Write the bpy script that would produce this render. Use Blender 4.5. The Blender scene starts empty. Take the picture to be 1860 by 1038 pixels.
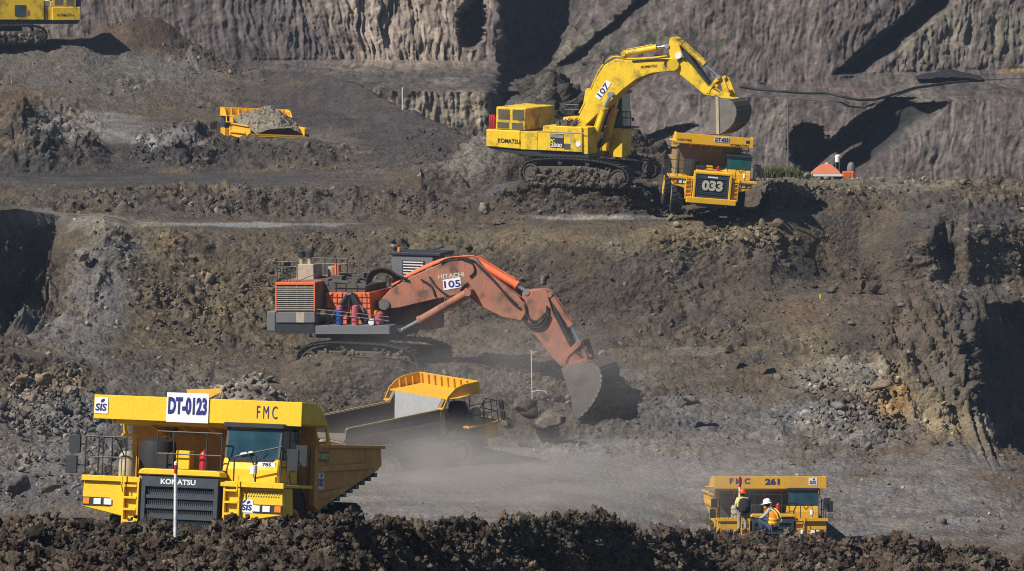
import bpy, bmesh, math, random
import numpy as np
from mathutils import Vector, Matrix, Euler
random.seed(7)
RNG = np.random.default_rng(11)
SC = bpy.context.scene
COL = SC.collection
R = math.radians
# ------------------------------------------------------------------ camera
F = 7440.0
CAMZ = 20.0
TH = R(5.5)
CT, ST = math.cos(TH), math.sin(TH)

def ray(px, py):
    cx = (px - 930.0) / F
    cy = (519.0 - py) / F
    return Vector((cx, CT + cy * ST, -ST + cy * CT))

def at(px, py, D):
    d = ray(px, py)
    t = D / d.y
    return Vector((d.x * t, D, CAMZ + d.z * t))

def z_of(py, D):
    return at(930, py, D).z

cam_data = bpy.data.cameras.new("camera")
cam = bpy.data.objects.new("camera", cam_data)
COL.objects.link(cam)
cam.location = (0, 0, CAMZ)
cam.rotation_euler = (math.pi / 2 - TH, 0, 0)
cam_data.sensor_width = 36
cam_data.lens = F / 1860.0 * 36.0
cam_data.clip_start = 1.0
cam_data.clip_end = 3000
SC.camera = cam

# ------------------------------------------------------------------ light
SUN_AZ = R(57)      # from behind the camera towards the left
SUN_EL = R(47)
tosun = Vector((-math.sin(SUN_AZ) * math.cos(SUN_EL), -math.cos(SUN_AZ) * math.cos(SUN_EL), math.sin(SUN_EL)))
sd = bpy.data.lights.new("sun", 'SUN')
sd.energy = 5.0
sd.angle = R(0.5)
sd.color = (1.0, 0.95, 0.86)
so = bpy.data.objects.new("sun", sd)
COL.objects.link(so)
so.rotation_euler = tosun.to_track_quat('Z', 'Y').to_euler()
so.location = (-60, -40, 90)
W = bpy.data.worlds.new("World")
SC.world = W
W.use_nodes = True
nt = W.node_tree
sky = nt.nodes.new('ShaderNodeTexSky')
sky.sky_type = 'NISHITA'
sky.sun_disc = False
sky.air_density = 0.85
sky.dust_density = 0.2
sky.ozone_density = 3.5
sky.sun_elevation = SUN_EL
sky.sun_rotation = math.atan2(tosun.x, tosun.y)
bg = nt.nodes['Background']
bg.inputs['Strength'].default_value = 0.05
nt.links.new(sky.outputs['Color'], bg.inputs['Color'])
SC.view_settings.view_transform = 'Standard'
SC.view_settings.look = 'None'
SC.view_settings.exposure = 0.42
SC.view_settings.gamma = 1.0
SC.cycles.use_denoising = True
SC.cycles.filter_width = 1.05
SC.cycles.max_bounces = 6
SC.cycles.diffuse_bounces = 3
SC.cycles.glossy_bounces = 2
SC.cycles.transmission_bounces = 3
SC.cycles.volume_bounces = 1
SC.cycles.volume_step_rate = 2.0
SC.cycles.caustics_reflective = False
SC.cycles.caustics_refractive = False

# ------------------------------------------------------------------ materials
def nodes_of(name):
    m = bpy.data.materials.new(name)
    m.use_nodes = True
    t = m.node_tree
    b = t.nodes['Principled BSDF']
    return m, t, b

def noise_node(t, scale, detail=6, rough=0.6, coord='Object', vec=None):
    n = t.nodes.new('ShaderNodeTexNoise')
    n.inputs['Scale'].default_value = scale
    n.inputs['Detail'].default_value = detail
    n.inputs['Roughness'].default_value = rough
    if vec is None:
        tc = t.nodes.new('ShaderNodeTexCoord')
        vec = tc.outputs[coord]
    t.links.new(vec, n.inputs['Vector'])
    return n

def ramp(t, src, stops):
    r = t.nodes.new('ShaderNodeValToRGB')
    els = r.color_ramp.elements
    while len(els) < len(stops):
        els.new(0.5)
    for e, (p, c) in zip(els, stops):
        e.position = p
        e.color = (c[0], c[1], c[2], 1) if not isinstance(c, (int, float)) else (c, c, c, 1)
    t.links.new(src, r.inputs['Fac'])
    return r.outputs['Color']

def mix(t, fac, a, b, mode='MIX'):
    m = t.nodes.new('ShaderNodeMix')
    m.data_type = 'RGBA'
    m.blend_type = mode
    for sock, v in ((m.inputs[0], fac), (m.inputs[6], a), (m.inputs[7], b)):
        if isinstance(v, (int, float)):
            sock.default_value = v
        elif isinstance(v, tuple):
            sock.default_value = (v[0], v[1], v[2], 1)
        else:
            t.links.new(v, sock)
    return m.outputs[2]

def mat_paint(name, color, dirt=(0.13, 0.11, 0.085), amount=0.35, rough=0.45, metallic=0.0, scale=1.3, streak=True, grease=0.0):
    """paint with dust patches, rain streaks and small chips"""
    m, t, b = nodes_of(name)
    tc = t.nodes.new('ShaderNodeTexCoord')
    n1 = noise_node(t, scale, 8, 0.65, vec=tc.outputs['Object'])
    hi = 0.78 - 0.5 * amount
    f1 = ramp(t, n1.outputs['Fac'], [(max(0.0, hi - 0.22), 0.0), (min(1.0, hi + 0.2), 1.0)])
    mp = t.nodes.new('ShaderNodeMapping')
    mp.inputs['Scale'].default_value = (5.0, 5.0, 0.55)
    t.links.new(tc.outputs['Object'], mp.inputs['Vector'])
    n2 = noise_node(t, 1.6, 5, 0.6, vec=mp.outputs['Vector'])
    f2 = ramp(t, n2.outputs['Fac'], [(0.52, 0.0), (0.8, 1.0)])
    n3 = noise_node(t, 14.0, 4, 0.7, vec=tc.outputs['Object'])
    f3 = ramp(t, n3.outputs['Fac'], [(0.3, 0.82), (0.7, 1.08)])
    c = mix(t, 1.0, color, f3, 'MULTIPLY')
    fm = t.nodes.new('ShaderNodeMath'); fm.operation = 'MULTIPLY'; fm.inputs[1].default_value = min(0.9, amount * 1.2)
    t.links.new(f1, fm.inputs[0])
    c = mix(t, fm.outputs[0], c, dirt)
    if streak:
        fs = t.nodes.new('ShaderNodeMath'); fs.operation = 'MULTIPLY'; fs.inputs[1].default_value = min(0.8, amount * 0.9)
        t.links.new(f2, fs.inputs[0])
        c = mix(t, fs.outputs[0], c, (dirt[0] * 0.6, dirt[1] * 0.55, dirt[2] * 0.5))
    if grease:
        n4 = noise_node(t, 0.75, 7, 0.7, vec=tc.outputs['Object'])
        f4 = ramp(t, n4.outputs['Fac'], [(0.56 - 0.08 * grease, 0.0), (0.66, grease)])
        c = mix(t, f4, c, (0.035, 0.028, 0.022))
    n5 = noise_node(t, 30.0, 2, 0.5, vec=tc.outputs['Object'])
    f5 = ramp(t, n5.outputs['Fac'], [(0.66, 0.0), (0.72, 0.55)])
    c = mix(t, f5, c, (dirt[0] * 0.8, dirt[1] * 0.7, dirt[2] * 0.6))
    t.links.new(c, b.inputs['Base Color'])
    rr = ramp(t, n1.outputs['Fac'], [(0.3, rough), (0.7, min(1.0, rough + 0.3))])
    t.links.new(rr, b.inputs['Roughness'])
    b.inputs['Metallic'].default_value = metallic
    return m

def mat_plain(name, color, rough=0.6, metallic=0.0):
    m, t, b = nodes_of(name)
    n = noise_node(t, 6.0, 5, 0.6)
    f = ramp(t, n.outputs['Fac'], [(0.3, 0.75), (0.7, 1.15)])
    c = mix(t, 1.0, color, f, 'MULTIPLY')
    t.links.new(c, b.inputs['Base Color'])
    b.inputs['Roughness'].default_value = rough
    b.inputs['Metallic'].default_value = metallic
    return m

def mat_glass(name, color=(0.012, 0.035, 0.05)):
    m, t, b = nodes_of(name)
    n = noise_node(t, 1.2, 4, 0.6)
    c = ramp(t, n.outputs['Fac'], [(0.3, color), (0.75, (color[0] * 2.2, color[1] * 2.4, color[2] * 2.2))])
    t.links.new(c, b.inputs['Base Color'])
    b.inputs['Roughness'].default_value = 0.12
    b.inputs['IOR'].default_value = 1.5
    return m

def mat_ground(name, fine=9.0, bump=0.5, bdist=0.12, contrast=0.35, attr='Col'):
    """earth: the colour attribute holds which soil lies where; noise breaks it up and gives grain"""
    m, t, b = nodes_of(name)
    at_ = t.nodes.new('ShaderNodeAttribute'); at_.attribute_name = attr
    tc = t.nodes.new('ShaderNodeTexCoord')
    n1 = noise_node(t, fine, 8, 0.72, vec=tc.outputs['Object'])
    f1 = ramp(t, n1.outputs['Fac'], [(0.28, 1.0 - contrast), (0.5, 1.0), (0.72, 1.0 + contrast)])
    n2 = noise_node(t, fine * 0.12, 6, 0.65, vec=tc.outputs['Object'])
    f2 = ramp(t, n2.outputs['Fac'], [(0.3, (0.80, 0.80, 0.84)), (0.7, (1.2, 1.18, 1.12))])
    c = mix(t, 1.0, at_.outputs['Color'], f1, 'MULTIPLY')
    c = mix(t, 1.0, c, f2, 'MULTIPLY')
    v = t.nodes.new('ShaderNodeTexVoronoi'); v.inputs['Scale'].default_value = fine * 0.45
    nd = noise_node(t, fine * 0.5, 3, 0.6, vec=tc.outputs['Object'])
    mv = t.nodes.new('ShaderNodeVectorMath'); mv.operation = 'MULTIPLY_ADD'
    mv.inputs[1].default_value = (0.25, 0.25, 0.25)
    t.links.new(nd.outputs['Color'], mv.inputs[0]); t.links.new(tc.outputs['Object'], mv.inputs[2])
    t.links.new(mv.outputs[0], v.inputs['Vector'])
    cellf = ramp(t, v.outputs['Color'], [(0.1, 0.85), (0.9, 1.18)])
    c = mix(t, 1.0, c, cellf, 'MULTIPLY')
    t.links.new(c, b.inputs['Base Color'])
    b.inputs['Roughness'].default_value = 0.95
    b.inputs['Specular IOR Level'].default_value = 0.15
    ad = t.nodes.new('ShaderNodeMath'); ad.operation = 'SUBTRACT'
    t.links.new(n1.outputs['Fac'], ad.inputs[0]); t.links.new(v.outputs['Distance'], ad.inputs[1])
    bp = t.nodes.new('ShaderNodeBump'); bp.inputs['Strength'].default_value = bump; bp.inputs['Distance'].default_value = bdist
    t.links.new(ad.outputs[0], bp.inputs['Height']); t.links.new(bp.outputs['Normal'], b.inputs['Normal'])
    return m

DIRT = (0.16, 0.135, 0.10)
M = dict(
    dustbed=mat_paint('dusty_bed_steel', (0.16, 0.125, 0.085), (0.15, 0.135, 0.12), 0.6, 0.85),
    shadeg=mat_paint('shade_dust_plate', (0.10, 0.095, 0.09), (0.13, 0.12, 0.11), 0.6, 0.85),  # grey holds both canopy shade and dust of truck 261's headboard
    yellow=mat_paint('yellow_paint', (0.80, 0.50, 0.004), DIRT, 0.16),
    amber2=mat_paint('deep_yellow_paint', (0.78, 0.42, 0.008), DIRT, 0.22),
    amber=mat_paint('dusty_amber_paint', (0.72, 0.38, 0.015), DIRT, 0.34),
    dust_y=mat_paint('dust_covered_paint', (0.36, 0.21, 0.055), (0.18, 0.15, 0.12), 0.65, 0.75),
    exy=mat_paint('excavator_yellow', (0.80, 0.52, 0.006), (0.09, 0.06, 0.02), 0.28, grease=0.72),
    orange=mat_paint('orange_paint', (0.52, 0.13, 0.055), (0.22, 0.13, 0.095), 0.72, 0.65, grease=0.75),
    orange2=mat_paint('bright_orange_paint', (0.75, 0.14, 0.035), (0.11, 0.075, 0.06), 0.22, 0.5),
    body=mat_paint('body_yellow', (0.74, 0.35, 0.055), (0.24, 0.165, 0.10), 0.45, 0.6),
    steel=mat_paint('worn_steel', (0.185, 0.17, 0.155), (0.085, 0.072, 0.06), 0.55, 0.6, 0.1, 1.8),
    shell=mat_paint('dark_shell', (0.07, 0.055, 0.045), (0.11, 0.09, 0.07), 0.5, 0.7),  # bucket shells, darker than their side plates
    liner=mat_paint('bed_liner_steel', (0.42, 0.43, 0.44), (0.25, 0.22, 0.19), 0.4, 0.5, 0.2),
    dark=mat_plain('dark_metal', (0.022, 0.024, 0.028), 0.5),
    black=mat_plain('black_rubber', (0.013, 0.013, 0.014), 0.75),
    grill=mat_plain('grille_grey', (0.035, 0.045, 0.06), 0.55),
    grillb=mat_plain('radiator_core', (0.10, 0.095, 0.085), 0.8),
    grey=mat_paint('grey_paint', (0.12, 0.125, 0.14), (0.17, 0.15, 0.13), 0.4, 0.6),
    tyre=mat_paint('tyre_rubber', (0.025, 0.025, 0.027), (0.13, 0.11, 0.09), 0.5, 0.85),
    tyreclean=mat_paint('dark_tyre_rubber', (0.016, 0.018, 0.022), (0.06, 0.055, 0.05), 0.25, 0.8),
    track=mat_paint('track_steel', (0.022, 0.022, 0.026), (0.09, 0.075, 0.06), 0.45, 0.6, 0.2),
    tframe=mat_paint('muddy_track_frame', (0.04, 0.04, 0.042), (0.13, 0.105, 0.08), 0.62, 0.9),
    white=mat_plain('white_paint', (0.72, 0.72, 0.72), 0.5),
    plate=mat_paint('white_plate', (0.74, 0.75, 0.78), (0.4, 0.38, 0.35), 0.18, 0.5),
    navy=mat_plain('navy_lettering', (0.012, 0.015, 0.16), 0.5),
    blackt=mat_plain('black_lettering', (0.012, 0.012, 0.015), 0.5),
    cream=mat_plain('pale_lettering', (0.50, 0.47, 0.38), 0.6),
    lime=mat_plain('yellow_lettering', (0.75, 0.75, 0.05), 0.5),
    blue=mat_plain('blue_paint', (0.015, 0.055, 0.24), 0.5),
    red=mat_plain('red_paint', (0.42, 0.012, 0.02), 0.4),
    pink=mat_plain('faded_red_paint', (0.45, 0.10, 0.12), 0.5),
    chrome=mat_plain('rod_chrome', (0.55, 0.58, 0.62), 0.2, 0.85),
    lamp=mat_plain('lamp_glass', (0.8, 0.78, 0.72), 0.2),
    amberl=mat_plain('amber_lens', (0.75, 0.22, 0.02), 0.3),
    tan=mat_plain('tan_metal', (0.38, 0.32, 0.24), 0.7),
    glass=mat_glass('cab_glass'),
    glass2=mat_glass('green_cab_glass', (0.008, 0.05, 0.045)),
)
# ------------------------------------------------------------------ mesh building
class MB:
    def __init__(self):
        self.v = []; self.f = []; self.mi = []; self.cur = 0
    def add(self, vs, fs):
        o = len(self.v)
        self.v += [tuple(p) for p in vs]
        for f in fs:
            self.f.append(tuple(i + o for i in f)); self.mi.append(self.cur)
        return self
    def box(self, x0, x1, y0, y1, z0, z1):
        vs = [(x, y, z) for x in (x0, x1) for y in (y0, y1) for z in (z0, z1)]
        return self.add(vs, [(0, 1, 3, 2), (4, 6, 7, 5), (0, 4, 5, 1), (2, 3, 7, 6), (0, 2, 6, 4), (1, 5, 7, 3)])
    def prism(self, poly, a, b, axis='y', poly2=None):
        """poly in the two other axes, extruded along axis from a to b"""
        n = len(poly); poly2 = poly2 or poly
        def P(u, w, t):
            return {'y': (u, t, w), 'x': (t, u, w), 'z': (u, w, t)}[axis]
        vs = [P(u, w, a) for u, w in poly] + [P(u, w, b) for u, w in poly2]
        fs = [tuple(range(n)), tuple(range(2 * n - 1, n - 1, -1))]
        fs += [(i, i + n, (i + 1) % n + n, (i + 1) % n) for i in range(n)]
        return self.add(vs, fs)
    def tube(self, p0, p1, r, n=8, r1=None, caps=True):
        p0, p1 = Vector(p0), Vector(p1)
        d = (p1 - p0)
        if d.length < 1e-6: return self
        q = d.to_track_quat('Z', 'Y'); r1 = r if r1 is None else r1
        vs = []
        for P, rr in ((p0, r), (p1, r1)):
            for i in range(n):
                a = 2 * math.pi * i / n
                vs.append(P + q @ Vector((rr * math.cos(a), rr * math.sin(a), 0)))
        fs = [(i, (i + 1) % n, (i + 1) % n + n, i + n) for i in range(n)]
        if caps: fs += [tuple(range(n - 1, -1, -1)), tuple(range(n, 2 * n))]
        return self.add(vs, fs)
    def path(self, pts, r, n=6):
        for a, b in zip(pts, pts[1:]): self.tube(a, b, r, n)
        return self
    def lathe(self, prof, c, axis='x', n=32):
        """prof: list of (radius, offset along axis)"""
        vs = []; k = len(prof)
        for i in range(n):
            a = 2 * math.pi * i / n
            for r, o in prof:
                u, w = r * math.cos(a), r * math.sin(a)
                p = {'x': (o, u, w), 'y': (u, o, w), 'z': (u, w, o)}[axis]
                vs.append((p[0] + c[0], p[1] + c[1], p[2] + c[2]))
        fs = []
        for i in range(n):
            j = (i + 1) % n
            for q in range(k - 1):
                fs.append((i * k + q, j * k + q, j * k + q + 1, i * k + q + 1))
        fs.append(tuple(i * k for i in range(n)))
        fs.append(tuple(i * k + k - 1 for i in range(n - 1, -1, -1)))
        return self.add(vs, fs)
    def build(self, name, mats, parent=None, bevel=0.0, smooth=False, seg=1):
        me = bpy.data.meshes.new(name)
        me.from_pydata(self.v, [], self.f)
        mats = mats if isinstance(mats, (list, tuple)) else [mats]
        for m in mats: me.materials.append(m)
        if len(mats) > 1:
            me.polygons.foreach_set('material_index', self.mi)
        bm = bmesh.new(); bm.from_mesh(me)
        bmesh.ops.recalc_face_normals(bm, faces=bm.faces)
        bm.to_mesh(me); bm.free()
        if smooth:
            me.polygons.foreach_set('use_smooth', [True] * len(me.polygons))
            try: me.set_sharp_from_angle(angle=R(40))
            except Exception: pass
        o = bpy.data.objects.new(name, me)
        COL.objects.link(o)
        if parent is not None: o.parent = parent
        if bevel:
            b = o.modifiers.new('bevel', 'BEVEL'); b.width = bevel; b.segments = seg; b.limit_method = 'ANGLE'; b.angle_limit = R(35)
        return o

def tag(o, label=None, cat=None, group=None, kind=None):
    if label: o['label'] = label
    if cat: o['category'] = cat
    if group: o['group'] = group
    if kind: o['kind'] = kind
    return o

def empty(name, loc, rot=(0, 0, 0)):
    o = bpy.data.objects.new(name, None)
    COL.objects.link(o); o.location = loc; o.rotation_euler = rot
    o.empty_display_size = 0.5
    return o

def text_mesh(body, x, z, w, h, bold=0.0, ang=0.0, narrow=False):
    """letters as a mesh in a plane: returns verts2d (centred on x,z fitted to w,h), faces"""
    c = bpy.data.curves.new('lettering', 'FONT')
    c.body = body; c.size = 1.0; c.offset = bold; c.extrude = 0.0; c.resolution_u = 3
    o = bpy.data.objects.new('lettering', c); COL.objects.link(o)
    bpy.context.view_layer.update()
    dg = bpy.context.evaluated_depsgraph_get()
    me = bpy.data.meshes.new_from_object(o.evaluated_get(dg))
    v = np.array([p.co[:] for p in me.vertices])
    fs = [tuple(p.vertices) for p in me.polygons]
    bpy.data.objects.remove(o); bpy.data.meshes.remove(me); bpy.data.curves.remove(c)
    mn, mx = v.min(0), v.max(0)
    u = (v[:, 0] - (mn[0] + mx[0]) / 2) / (mx[0] - mn[0]) * w
    q = (v[:, 1] - (mn[1] + mx[1]) / 2) / (mx[1] - mn[1]) * h
    ca, sa = math.cos(ang), math.sin(ang)
    return [(x + a * ca - b * sa, z + a * sa + b * ca) for a, b in zip(u, q)], fs

def letters(body, parent, mat, x, z, w, h, y, side='front', bold=0.02, ang=0.0, name='lettering'):
    """raised lettering: side front -> faces -y at plane y; side left -> faces +x at plane x=y, running along +y"""
    v2, fs = text_mesh(body, x, z, w, h, bold, ang)
    mb = MB()
    if side == 'front': mb.add([(a, y, b) for a, b in v2], fs)
    elif side == 'back': mb.add([(-a + 2 * x, y, b) for a, b in v2], fs)
    elif side == 'near': mb.add([(y, -a + 2 * x, b) for a, b in v2], fs)
    else: mb.add([(y, a, b) for a, b in v2], fs)
    return mb.build(name, mat, parent)

def quadplate(parent, mat, x0, x1, z0, z1, y, th=0.02, name='sign_plate', poly=None):
    mb = MB()
    if poly: mb.prism(poly, y, y + th)
    else: mb.box(x0, x1, y, y + th, z0, z1)
    return mb.build(name, mat, parent)

def mesh_np(name, verts, faces, mat, color=None, smooth=False, parent=None):
    me = bpy.data.meshes.new(name)
    nv = len(verts); nf, k = faces.shape
    me.vertices.add(nv); me.vertices.foreach_set('co', np.ascontiguousarray(verts, dtype=np.float32).ravel())
    me.loops.add(nf * k); me.loops.foreach_set('vertex_index', np.ascontiguousarray(faces, dtype=np.int32).ravel())
    me.polygons.add(nf)
    me.polygons.foreach_set('loop_start', np.arange(0, nf * k, k, dtype=np.int32))
    me.polygons.foreach_set('loop_total', np.full(nf, k, dtype=np.int32))
    if smooth: me.polygons.foreach_set('use_smooth', np.ones(nf, dtype=bool))
    me.update(calc_edges=True)
    if color is not None:
        ca = me.color_attributes.new('Col', 'FLOAT_COLOR', 'POINT')
        c4 = np.ones((nv, 4), dtype=np.float32); c4[:, :3] = color
        ca.data.foreach_set('color', c4.ravel())
    me.materials.append(mat)
    o = bpy.data.objects.new(name, me); COL.objects.link(o)
    if parent is not None: o.parent = parent
    return o

# ------------------------------------------------------------------ noise
def _hash(ix, iy, iz, seed):
    h = (ix.astype(np.uint32) * np.uint32(374761393) + iy.astype(np.uint32) * np.uint32(668265263)
         + iz.astype(np.uint32) * np.uint32(2147483647) + np.uint32(seed * 974634777 & 0xffffffff))
    h = (h ^ (h >> np.uint32(13))) * np.uint32(1274126177)
    h = (h ^ (h >> np.uint32(16))) * np.uint32(2246822519)
    return h ^ (h >> np.uint32(15))

_G = RNG.normal(size=(64, 3)).astype(np.float32); _G /= np.linalg.norm(_G, axis=1)[:, None]

def perlin(p, seed=0):
    p = p.astype(np.float32)
    i = np.floor(p).astype(np.int64); f = p - i
    u = f * f * f * (f * (f * 6 - 15) + 10)
    out = 0
    for dx in (0, 1):
        for dy in (0, 1):
            for dz in (0, 1):
                g = _G[_hash(i[:, 0] + dx, i[:, 1] + dy, i[:, 2] + dz, seed) & np.uint32(63)]
                d = g[:, 0] * (f[:, 0] - dx) + g[:, 1] * (f[:, 1] - dy) + g[:, 2] * (f[:, 2] - dz)
                w = (u[:, 0] if dx else 1 - u[:, 0]) * (u[:, 1] if dy else 1 - u[:, 1]) * (u[:, 2] if dz else 1 - u[:, 2])
                out = out + d * w
    return out * 1.5

def fbm(p, oct=4, seed=0, gain=0.5, lac=2.03):
    a, s, out = 1.0, 1.0, 0
    for k in range(oct):
        out = out + a * perlin(p * s, seed + k * 17); a *= gain; s *= lac
    return out

def billow(p, oct=3, seed=0):
    a, s, out = 1.0, 1.0, 0
    for k in range(oct):
        out = out + a * (np.abs(perlin(p * s, seed + k * 13)) * 2 - 0.5); a *= 0.5; s *= 2.1
    return out

def worley2(x, y, seed=0):
    """returns F1 distance, F2-F1, cell random"""
    ix = np.floor(x).astype(np.int64); iy = np.floor(y).astype(np.int64)
    f1 = np.full(x.shape, 9.0, np.float32); f2 = f1.copy(); cid = np.zeros(x.shape, np.float32)
    z0 = np.zeros_like(ix)
    for dx in (-1, 0, 1):
        for dy in (-1, 0, 1):
            cx, cy = ix + dx, iy + dy
            h = _hash(cx, cy, z0, seed)
            ox = (h & np.uint32(1023)).astype(np.float32) / 1023.0
            oy = ((h >> np.uint32(10)) & np.uint32(1023)).astype(np.float32) / 1023.0
            rr = ((h >> np.uint32(20)) & np.uint32(1023)).astype(np.float32) / 1023.0
            d = np.hypot(cx + ox - x, cy + oy - y).astype(np.float32)
            near = d < f1
            f2 = np.where(near, f1, np.minimum(f2, d))
            cid = np.where(near, rr, cid); f1 = np.where(near, d, f1)
    return f1, f2 - f1, cid

def sstep(a, b, x):
    t = np.clip((x - a) / (b - a), 0, 1)
    return t * t * (3 - 2 * t)

# ------------------------------------------------------------------ sheets of terrain spanned between control lines
def line_arrays(line, pxs, sm=5):
    px = np.array([e[0] for e in line], float); D = np.array([e[1] for e in line], float)
    z = np.array([(z_of(e[2], e[1]) if e[2] is not None else e[3]) for e in line], float)
    d, zz = np.interp(pxs, px, D), np.interp(pxs, px, z)
    if sm > 1:
        k = np.hanning(sm + 2)[1:-1]; k /= k.sum(); h = sm // 2
        d = np.convolve(np.pad(d, h, mode='edge'), k, 'valid'); zz = np.convolve(np.pad(zz, h, mode='edge'), k, 'valid')
    return d, zz

def sheet(lines, pxs, rows_per, sm=5):
    """lines near->far (or bottom->top). returns P (r,c,3), line parameter (r,) """
    arr = [line_arrays(l, pxs, sm) for l in lines]
    Ds, Zs, T = [], [], []
    for k in range(len(arr) - 1):
        n = rows_per[k]
        for j in range(n):
            t = j / n
            Ds.append(arr[k][0] * (1 - t) + arr[k + 1][0] * t); Zs.append(arr[k][1] * (1 - t) + arr[k + 1][1] * t); T.append(k + t)
    Ds.append(arr[-1][0]); Zs.append(arr[-1][1]); T.append(len(arr) - 1)
    D, Z = np.array(Ds), np.array(Zs)
    X = (pxs[None, :] - 930.0) / F * (D * CT - (Z - CAMZ) * ST)
    return np.stack([X, D, Z], -1), np.array(T)

def screen(P):
    dep = P[..., 1] * CT - (P[..., 2] - CAMZ) * ST
    up = P[..., 1] * ST + (P[..., 2] - CAMZ) * CT
    return 930 + F * P[..., 0] / dep, 519 - F * up / dep

def grid_normals(P):
    du = np.gradient(P, axis=1); dv = np.gradient(P, axis=0)
    n = np.cross(du, dv); n /= np.linalg.norm(n, axis=-1, keepdims=True) + 1e-9
    flip = (n[..., 2] < -0.2) | ((np.abs(n[..., 2]) <= 0.2) & (n[..., 1] > 0))
    n[flip] *= -1
    return n

def grid_faces(r, c):
    i = np.arange((r - 1) * (c - 1)); a = (i // (c - 1)) * c + i % (c - 1)
    return np.stack([a, a + 1, a + c + 1, a + c], -1)

def blobs(px, py, spec, P, seed=3):
    """colour zones: soil kinds laid out over the ground, ragged edges"""
    flat = P.reshape(-1, 3)
    w1 = (fbm(flat / 4.0, 4, seed) * 0.55).reshape(px.shape)
    col = None
    for s in spec:
        if col is None:
            col = np.empty(px.shape + (3,)); col[:] = s; continue
        x, y, rx, ry, ang, c, st = s
        ca, sa = math.cos(R(ang)), math.sin(R(ang))
        dx, dy = px - x, py - y
        u, v = (dx * ca + dy * sa) / rx, (-dx * sa + dy * ca) / ry
        m = (1 - sstep(0.55, 1.15, np.hypot(u, v) + w1)) * st
        col = col * (1 - m[..., None]) + np.array(c) * m[..., None]
    return col
# ------------------------------------------------------------------ soil colours (albedo)
BROWN = (0.115, 0.088, 0.060); DBROWN = (0.075, 0.058, 0.044); GREY = (0.165, 0.148, 0.128)
DGREY = (0.085, 0.076, 0.072); PALE = (0.235, 0.205, 0.165); TAN = (0.185, 0.140, 0.078)
OCHRE = (0.26, 0.155, 0.055); ROAD = (0.20, 0.175, 0.15); PURP = (0.125, 0.098, 0.085)
COAL = (0.022, 0.023, 0.027); RUST = (0.135, 0.085, 0.055)

# ------------------------------------------------------------------ ground
G = []
def GL(rough, *pts): G.append((rough, [(p + (None,))[:4] if len(p) == 3 else p for p in pts]))
GL(.3, (-700, 60, None, 1.2), (650, 60, None, 1.2), (1300, 90, None, -5), (2600, 90, None, -8))
GL(.3, (-700, 100, None, .3), (650, 102, None, .3), (1000, 130, None, -5.5), (1300, 152, None, -7.5), (2600, 158, None, -10))
GL(.3, (-700, 116, None, .4), (650, 116, None, .4), (1000, 150, None, -9), (1300, 170, None, -12), (2600, 172, None, -13))
GL(.3, (-700, 128, None, -.8), (650, 130, None, -.8), (1000, 165, None, -11), (1300, 185, None, -15), (2600, 188, None, -16))
GL(.3, (-700, 200, None, -14.6), (900, 200, None, -14.6), (1250, 204, None, -18.2), (1500, 204, None, -18.2), (2600, 204, None, -18.4))
GL(.25, (-700, 225, None, -14.4), (1000, 225, None, -14.4), (1250, 226, None, -17.0), (1500, 226, None, -17.0), (1750, 224, None, -16.8), (2600, 222, None, -16.5))
# foot of the first bank
GL(.7, (-700, 226, 870), (0, 227, 870), (150, 229, 860), (330, 236, 830), (560, 247, 800), (700, 252, 790), (880, 254, 795), (1000, 253, 800), (1160, 254, 790),
   (1300, 256, 770), (1450, 256, 765), (1580, 252, 790), (1700, 248, 815), (1800, 246, 832), (1870, 247, 842), (2600, 240, 860))
# bank, mid
GL(1., (-700, 238, 740), (0, 238, 740), (160, 243, 740), (330, 248, 735), (560, 253, 725), (760, 256, 720), (920, 257, 715), (1100, 257, 715), (1250, 260, 700),
   (1380, 261, 690), (1480, 260, 700), (1600, 256, 722), (1700, 255, 750), (1790, 254.5, 788), (1812, 257, 802), (1870, 284, 806), (2000, 310, 800), (2600, 312, 800))
# bench that carries the orange digger
GL(.8, (-700, 246, 650), (0, 247, 645), (160, 253, 652), (330, 257, 662), (510, 257, 668), (550, 256.2, 652), (600, 256, 646), (680, 256, 647), (735, 256.3, 652), (775, 257.5, 668), (900, 261, 668), (1060, 263, 655), (1250, 266, 632),
   (1360, 266, 640), (1450, 265, 640), (1600, 262, 650), (1690, 261, 665), (1755, 260.5, 690), (1780, 263, 700), (1868, 287, 700), (2000, 312, 690), (2600, 315, 690))
GL(.7, (-700, 252, 612), (-30, 255, 612), (0, 259, 606), (18, 260.5, 606), (60, 260, 612), (160, 262, 622), (330, 266, 630), (520, 269, 640), (760, 271, 640), (900, 271, 636), (1060, 271, 630), (1250, 271, 615),
   (1400, 270, 595), (1500, 268.5, 585), (1600, 267, 590), (1690, 265.5, 606), (1738, 265, 620), (1762, 267, 630), (1868, 290, 625), (2000, 315, 615), (2600, 318, 610))
# lip of the right hand ledge / slope behind the digger
GL(1., (-700, 253, 545), (-40, 263, 545), (0, 267.5, 545), (25, 271, 548), (42, 272.5, 550), (75, 271, 548), (160, 270, 545), (330, 274, 560), (520, 276, 570), (760, 277, 570), (1060, 276, 570), (1250, 275, 565),
   (1400, 274, 545), (1500, 273, 532), (1600, 273, 534), (1690, 272.5, 545), (1728, 272.5, 548), (1752, 274, 550), (1868, 282, 546), (2000, 287, 540), (2600, 293, 536))
GL(.8, (-700, 254, 480), (-40, 266, 480), (0, 272, 480), (50, 277.5, 480), (82, 280.5, 480), (115, 278, 480), (175, 275, 478), (330, 279, 495), (520, 280.5, 500), (760, 281, 500), (1060, 277.5, 500), (1250, 277.5, 500),
   (1400, 276.8, 508), (1500, 281, 508), (1600, 284, 512), (1690, 283, 518), (1750, 284, 520), (1868, 287, 512), (2000, 290, 505), (2600, 296, 500))
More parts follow.
